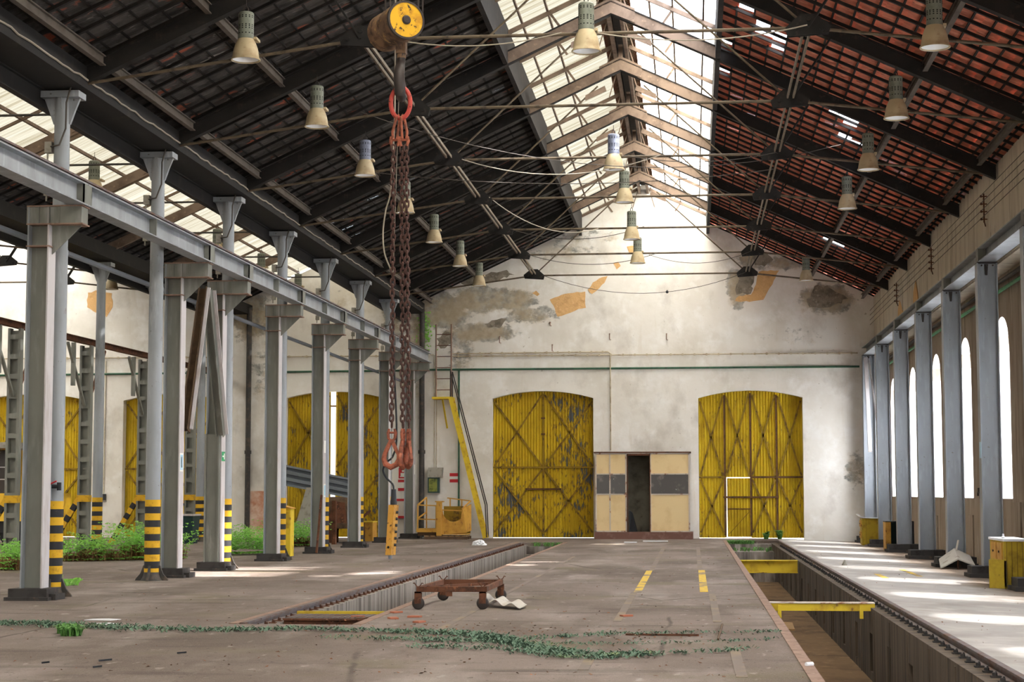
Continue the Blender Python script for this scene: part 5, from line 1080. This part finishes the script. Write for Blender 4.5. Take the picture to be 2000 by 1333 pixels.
MB().bar((-10.7, 55.2, .6), (-10.25, 55.4, 1.35), .12, .06).bar((-10.5, 55.6, .6), (-10.1, 55.8, 1.0), .2, .04).build('arm', 'rust', t)
MB().box(-10.75, -10.42, 56.42, 56.46, .6, 2.1).build('tall_plate', 'wood_dark', t)
t = thing('steel_channels', 'stack of long grey steel channels sloping down over the rusty machinery', 'steel channel', (-11.4, 53.6, 1.9))
for i in range(3):
    dz = -.21 * i; a, b_ = Vector((-12.9, 53.6, 2.42 + dz)), Vector((-10.35, 53.9, 1.88 + dz * .9)); o_, n_, u_v, v_v = MB().frame(a, b_, (0, 0, 1))
    MB().prism([(-.11, .0), (-.06, .0), (-.05, -.16), (.05, -.16), (.06, .0), (.11, .0), (.11, .015), (.05, .015), (.04, -.145), (-.04, -.145), (-.05, .015), (-.11, .015)], o_, v_v, u_v, n_).build('channel', 'pipe_blue', t)
for x in (-12.5, -10.9): MB().box(x, x + .12, 53.75, 53.95, 0, 1.62 if x < -12 else 1.32).build('trestle', 'rust', t)
tag(MB().hexa([(-12.0, 52.9, .0), (-11.25, 52.9, .0), (-11.2, 52.93, .0), (-11.95, 52.93, .0), (-11.6, 53.35, 1.72), (-11.05, 53.35, 1.72), (-11.0, 53.38, 1.72), (-11.55, 53.38, 1.72)]).build('metal_sheet', 'box_grey'), 'grey metal sheet leaning under the steel channels', 'metal sheet')
t = thing('yellow_crate', 'low yellow box before the aisle door leaf beside a striped pole', 'box', (-10.6, 56.6, 0)); MB().box(-10.98, -10.28, 57.3, 58.1, 0, .6).build('body', 'ochre_paint', t); MB().box(-11.0, -10.26, 57.27, 58.12, .6, .64).build('lid', 'yellow_paint', t); MB().box(-10.55, -10.53, 57.29, 57.3, 0, .6).build('seam', 'rust_bar', t)
t = thing('waste_bin', 'dark green bin behind the sunlit stanchion in the aisle', 'bin', (-15.6, 54.5, 0)); MB().hexa([(-15.95, 54.2, 0), (-15.35, 54.2, 0), (-15.35, 54.8, 0), (-15.95, 54.8, 0), (-16.0, 54.1, .85), (-15.3, 54.1, .85), (-15.3, 54.9, .85), (-16.0, 54.9, .85)]).build('body', 'bin_green', t); MB().box(-16.03, -15.27, 54.05, 54.95, .85, .9).build('rim', 'white_edge', t)
tag(MB().bar((-9.56, 45.25, .03), (-9.53, 45.66, 1.5), .05, .05).build('leaning_bar', 'rust'), 'thin rusty bar leaning on the stanchion by the fern clump', 'bar')
t = thing('rail_vehicle', 'yellow rail vehicle with dark cab windows at the edge of the far hall', 'rail vehicle', (-20.6, 50.5, 0))
vx = -19.15
MB().hexa([(-22.5, 50, .75), (vx, 50, .75), (vx, 54, .75), (-22.5, 54, .75), (-22.5, 50.05, 1.55), (vx, 50.05, 1.55), (vx, 54, 1.55), (-22.5, 54, 1.55)]).build('body', 'vehicle_yellow', t)
cb = MB()
for x in (-20.6, -19.5): cb.hexa([(x, 50.1, 1.5), (x + .14, 50.1, 1.5), (x + .14, 50.3, 1.5), (x, 50.3, 1.5), (x - .1, 50.3, 2.85), (x + .04, 50.3, 2.85), (x + .04, 50.5, 2.85), (x - .1, 50.5, 2.85)])
cb.box(-22.4, -19.45, 52.4, 53.9, 1.5, 2.85); cb.build('cab', 'vehicle_yellow', t); MB().hexa([(-20.5, 50.18, 1.55), (-19.48, 50.18, 1.55), (-19.48, 50.2, 1.55), (-20.5, 50.2, 1.55), (-20.6, 50.36, 2.8), (-19.58, 50.36, 2.8), (-19.58, 50.38, 2.8), (-20.6, 50.38, 2.8)]).build('windscreen', 'glass_dark', t)
MB().box(-22.5, -19.42, 50.0, 54, 2.85, 3.02).build('roof', 'box_grey', t); MB().box(-22.4, -19.3, 50.2, 53.8, .42, .75).build('underframe', 'rubber', t)
for x in (-20.9, -19.55): MB().lathe([(.001, -.08), (.38, -.08), (.43, -.06), (.43, .06), (.001, .08)], (x, 50.4, .43), 24, 0, 'y').build('wheel', 'rubber', t)
MB().cyl((-20.2, 49.96, 1.2), .1, .05, 14, 0, 'y').build('headlamp', 'lamp_inner', t)
for zz in (1.95, 2.3): MB().tube([(-20.5, 50.14, zz), (-19.5, 50.14, zz)], .015, 6).build('guard_bar', 'white_edge', t)

# ------------------------------------------------------------------ slack cables in the roof
def cable(label, p, q, s_, r=.011, m='cable_grey'): return tag(MB().tube(sag(p, q, s_), r, 5).build('slack_cable', m), label, 'cable', 'slack cables under the roof')
cable('slack pinkish cable hanging from the third visible truss joint past the chains toward the ridge', (-4.7, 36.4, 8.45), (-.6, 36.4, 8.46), .36)
cable('pale cable drooping between two truss joints under the dark tiles', (-4.7, 41.4, 8.48), (-2.4, 46.4, 8.44), .38, .012)
cable('thin cable sagging low before the gable from the last truss joint to mid span', (-4.7, 56.412, 8.45), (1.7, 56.412, 8.46), .62, .009, 'cable_dark')
cable('thin cable sagging under the second truss before the gable', (-4.7, 51.4, 8.45), (-.9, 51.4, 8.46), .32, .009, 'cable_dark')
cable('thin cable sagging under the fourth truss from the gable', (-4.7, 46.3, 8.45), (-1.2, 46.3, 8.46), .3, .009, 'cable_dark')
cable('long thin wire strung across the hall from the dark slope to the broken tiles', (-6.2, 33.0, 8.75), (3.2, 38.2, 8.95), .75, .008, 'cable_dark')
cable('long thin wire behind the chains across the hall at lamp height', (-6.6, 36.3, 8.2), (1.8, 38.5, 8.5), .28, .009, 'cable_dark')
cable('cable from the first ridge lamp to the truss joint under the red tiles', (-1.4, Y0 - .1, 8.44), (1.75, Y0 - .1, 8.47), .17)
cable('cable along the first truss from the chains to the first ridge lamp', (-4.4, Y0 - .1, 8.4), (-1.9, Y0 - .1, 8.45), .14, .01)
cable('thin cable from the grey-blue ridge lamp toward the red slope', (-1.3, 36.3, 8.44), (1.75, 36.3, 8.45), .16, .008, 'cable_dark')
cable('thin cable drooping before the bright gable toward the red slope joint', (-1.2, 51.4, 8.4), (1.75, 51.4, 8.47), .3, .008, 'cable_dark')
tag(MB().lathe([(.001, 0), (.04, .02), (.05, .06), (.02, .1), (.001, .11)], (-.75, 56.41, 7.82), 10).build('cable_insulator', 'rubber'), 'tiny dark insulator on the low slack cable before the gable', 'insulator')

# ------------------------------------------------------------------ plants and litter
def blades(m, x, y, z, n, h, spread, wd, droop=.6):
    for _ in range(n):
        a = U(0, 2 * math.pi); r = spread * math.sqrt(R()); bx, by = x + r * math.cos(a), y + r * math.sin(a); a2 = U(0, 2 * math.pi); hh = h * U(.5, 1.0); w2 = wd * U(.6, 1.2)
        d = Vector((math.cos(a2), math.sin(a2), 0)); s_ = Vector((-d.y, d.x, 0)) * w2
        p0 = Vector((bx, by, z)); p1 = p0 + d * hh * .3 + Vector((0, 0, hh * .8)); p2 = p0 + d * hh * (.3 + droop) + Vector((0, 0, hh * (1 - droop * .4)))
        m.add([p0 - s_ * .5, p0 + s_ * .5, p1 - s_, p1 + s_, p2], [(0, 1, 3, 2), (2, 3, 4)])
def leaves(m, x, y, n, l):
    for _ in range(n):
        a = U(0, 6.283); d = Vector((math.cos(a), math.sin(a), 0)); s_ = Vector((-d.y, d.x, 0)) * l * .22; p0 = Vector((x + U(-.05, .05), y + U(-.05, .05), U(.002, .02))); up = Vector((0, 0, l * U(.15, .75))); l2 = l * U(.6, 1.1)
        m.add([p0, p0 + d * l2 * .5 + s_ + up * .7, p0 + d * l2 + up, p0 + d * l2 * .5 - s_ + up * .6], [(0, 1, 2, 3)])
def frond_clump(label, pts, n, h, sp, mound=None):
    t = thing('fern_clump', label, 'ferns', (pts[0][0], pts[0][1], 0)); t['kind'] = 'stuff'
    m = MB(); md = MB()
    for (x, y, k) in pts:
        for _ in range(int(n * k)):
            a = U(0, 2 * math.pi); r = sp * math.sqrt(R()); px, py = x + r * math.cos(a), y + r * math.sin(a) * 1.5; a2 = U(0, 2 * math.pi); d = Vector((math.cos(a2), math.sin(a2), 0)); sd = Vector((-d.y, d.x, 0)); hh = h * k * U(.55, 1)
            for j in range(7):                                                                       # frond with paired leaflets
                f_ = (j + 1) / 7; c_ = Vector((px, py, .02)) + d * hh * .75 * f_ ** 1.4 + Vector((0, 0, hh * (1.25 * f_ - .42 * f_ * f_ * f_ - .12))); l = .11 * h * (1.15 - f_) + .025
                for sg in (-1, 1): m.add([c_, c_ + sd * sg * l * .5 + d * .025, c_ + sd * sg * l + Vector((0, 0, -.03)), c_ + sd * sg * l * .5 - d * .03], [(0, 1, 2, 3)])
        if mound: blades(md, x, y, 0, 260, .34 * k, sp * 1.05, .012, .9)
    m.build('fronds', 'fern', t)['kind'] = 'stuff'
    if mound: md.build('dry_stems', 'dry_grass', t)['kind'] = 'stuff'
frond_clump('bright green fern clump with dry brown stems between the first two striped poles', [(-14.2, 40.2, .75), (-13.8, 40.4, 1.0), (-13.35, 40.9, .9), (-13.0, 41.2, 1.3), (-12.7, 41.3, 1.35), (-12.3, 41.5, 1.0)], 46, .95, .34, True)
frond_clump('bright green fern clump between sunlit stanchion and pale brick foot', [(-11.5, 44.6, 1.0), (-11.1, 44.8, 1.1), (-10.75, 45.0, .9)], 50, 1.0, .34)
frond_clump('bright green fern clump behind the yellow pedestal', [(-11.75, 51.8, 1.1), (-11.35, 51.9, 1.0)], 55, 1.05, .36, True)
frond_clump('green tuft with dry stems behind the closest stanchion foot', [(-13.75, 35.6, .9), (-13.35, 35.9, .9), (-14.1, 36.2, 1.1)], 45, .85, .36, True)
frond_clump('small fern tuft at the foot of the first striped pole', [(-10.75, 29.6, .5), (-10.5, 29.7, .4)], 22, .5, .14)
iv = MB()
for _ in range(170):
    x, z = -9.2 + random.gauss(0, .12), 7.2 + max(-.7, min(.6, random.gauss(0, .36))); q = Vector((x, 61.42 - U(0, .09), z)); a = U(0, 6.3); l = U(.03, .06); d = Vector((math.cos(a) * l, -.02, math.sin(a) * l)); e = Vector((-math.sin(a) * l * .6, -.01, math.cos(a) * l * .6)); iv.add([q - d, q + e, q + d, q - e], [(0, 1, 2, 3)])
tag(iv.build('wall_ivy', 'fern'), 'small ivy growing from the gable corner above the wall ladder', 'ivy', None, 'stuff')
gr = MB()
def strip(pts, w_, dens, h):
    for (x0, y0, k0), (x1, y1, k1) in zip(pts, pts[1:]):
        ln = math.hypot(x1 - x0, y1 - y0)
        for i in range(int(ln * dens)):
            f_ = R(); k = k0 + (k1 - k0) * f_
            if R() > k: continue
            leaves(gr, x0 + (x1 - x0) * f_ + random.gauss(0, .05), y0 + (y1 - y0) * f_ + random.gauss(0, w_ * (.35 + k)), 4, h)
strip([(-8.6, 20.9, .7), (-7.6, 20.7, .8), (-6.9, 20.5, .9), (-6.1, 20.1, .6), (-5.2, 20.05, .7), (-4.6, 20.3, .55), (-3.8, 20.15, .25), (-3.1, 20.0, .6), (-2.6, 19.75, 1), (-2.2, 19.4, 1), (-1.9, 18.7, .9), (-1.5, 17.9, 1), (-1.1, 17.4, 1), (-.75, 17.2, .9), (-.2, 17.6, .35), (.6, 18.1, .15)], .15, 170, .055)
strip([(-3.4, 19.2, .3), (-2.7, 18.9, .8), (-2.2, 18.9, 1), (-1.6, 19.3, .5), (-.9, 19.9, .35), (.2, 20.2, .3), (.95, 20.4, .35)], .13, 130, .045)
strip([(-2.9, 18.2, .4), (-2.5, 18.0, .7), (-2.0, 18.0, .5), (-1.3, 17.2, .6), (-.9, 16.9, .3)], .12, 120, .045)
strip([(-4.0, 19.3, .25), (-3.3, 18.9, .35), (-1.0, 18.6, .35), (.3, 19.0, .35), (.9, 19.4, .2)], .12, 80, .04)
tag(gr.build('creeping_weeds', 'grass'), 'low creeping weeds growing in cracks across the foreground floor', 'weeds', None, 'stuff')
wd = MB(); 
for x, y in ((-6.95, 19.6), (-6.8, 19.3)): blades(wd, x, y, 0, 120, .14, .12, .012, .8)
tag(wd.build('weed_tuft', 'fern_dull'), 'small bright green weed tuft on the open floor', 'weed', None, 'stuff')
pe = MB()
for x0, x1, y0, y1, z, n in ((-5.0, -4.1, LY1 - .4, LY1 + .1, -.12, 30), (1.1, 1.9, RY1 - .6, RY1 - .1, -.1, 60), (1.3, 2.5, RY1 - 2.2, RY1 - .7, -.3, 22)):
    for _ in range(n): blades(pe, U(x0, x1), U(y0, y1), z, 6, .16, .06, .014, .8)
tag(pe.build('pit_weeds', 'fern_dull'), 'green weeds growing on the end steps of the pits', 'weeds', None, 'stuff')
for i, (x, h) in enumerate(((2.42, .34), (2.86, .4))):
    m = MB(); blades(m, x, 60.9, 0, 30, h, .08, .035, .7); tag(m.build('door_weed', 'fern_dull'), ['small leafy weed sprouting at the wide four-leaf door, nearer its middle', 'larger leafy weed sprouting at the foot of the four-leaf door'][i], 'weed', None, 'stuff')
lt = MB()
for _ in range(620):
    k = R(); y = 15.5 + 42 * R() ** 2.0
    x = U(-9, 1.0) if k < .85 else U(2.9, 5.4); z = .004 if x < 2 else rz(x) + .004; s_ = U(.008, .03) * (1 if k < .6 else .7); a = U(0, 6.3); d = Vector((math.cos(a), math.sin(a), 0)) * s_; e = Vector((-math.sin(a), math.cos(a), 0)) * s_ * .6
    if LX0 - .05 < x < LX1 + .05 and y > 20: continue
    q = Vector((x, y, z)); lt.add([q - d, q - e + Vector((0, 0, U(0, .012))), q + d + Vector((0, 0, U(0, .016))), q + e], [(0, 1, 2, 3)])
for _ in range(260):
    x = U(-4.5, 0.2); y = 21.0 - .1 * x + random.gauss(0, .7) - 1.0; s_ = U(.01, .028); a = U(0, 6.3); d = Vector((math.cos(a), math.sin(a), 0)) * s_; e = Vector((-math.sin(a), math.cos(a), 0)) * s_ * .6
    q = Vector((x, y, .004)); lt.add([q - d, q - e + Vector((0, 0, U(0, .012))), q + d + Vector((0, 0, U(0, .016))), q + e], [(0, 1, 2, 3)])
tag(lt.build('leaf_litter', 'leaf_litter'), 'dry leaves and small crumbs scattered over the floor', 'litter', None, 'stuff')
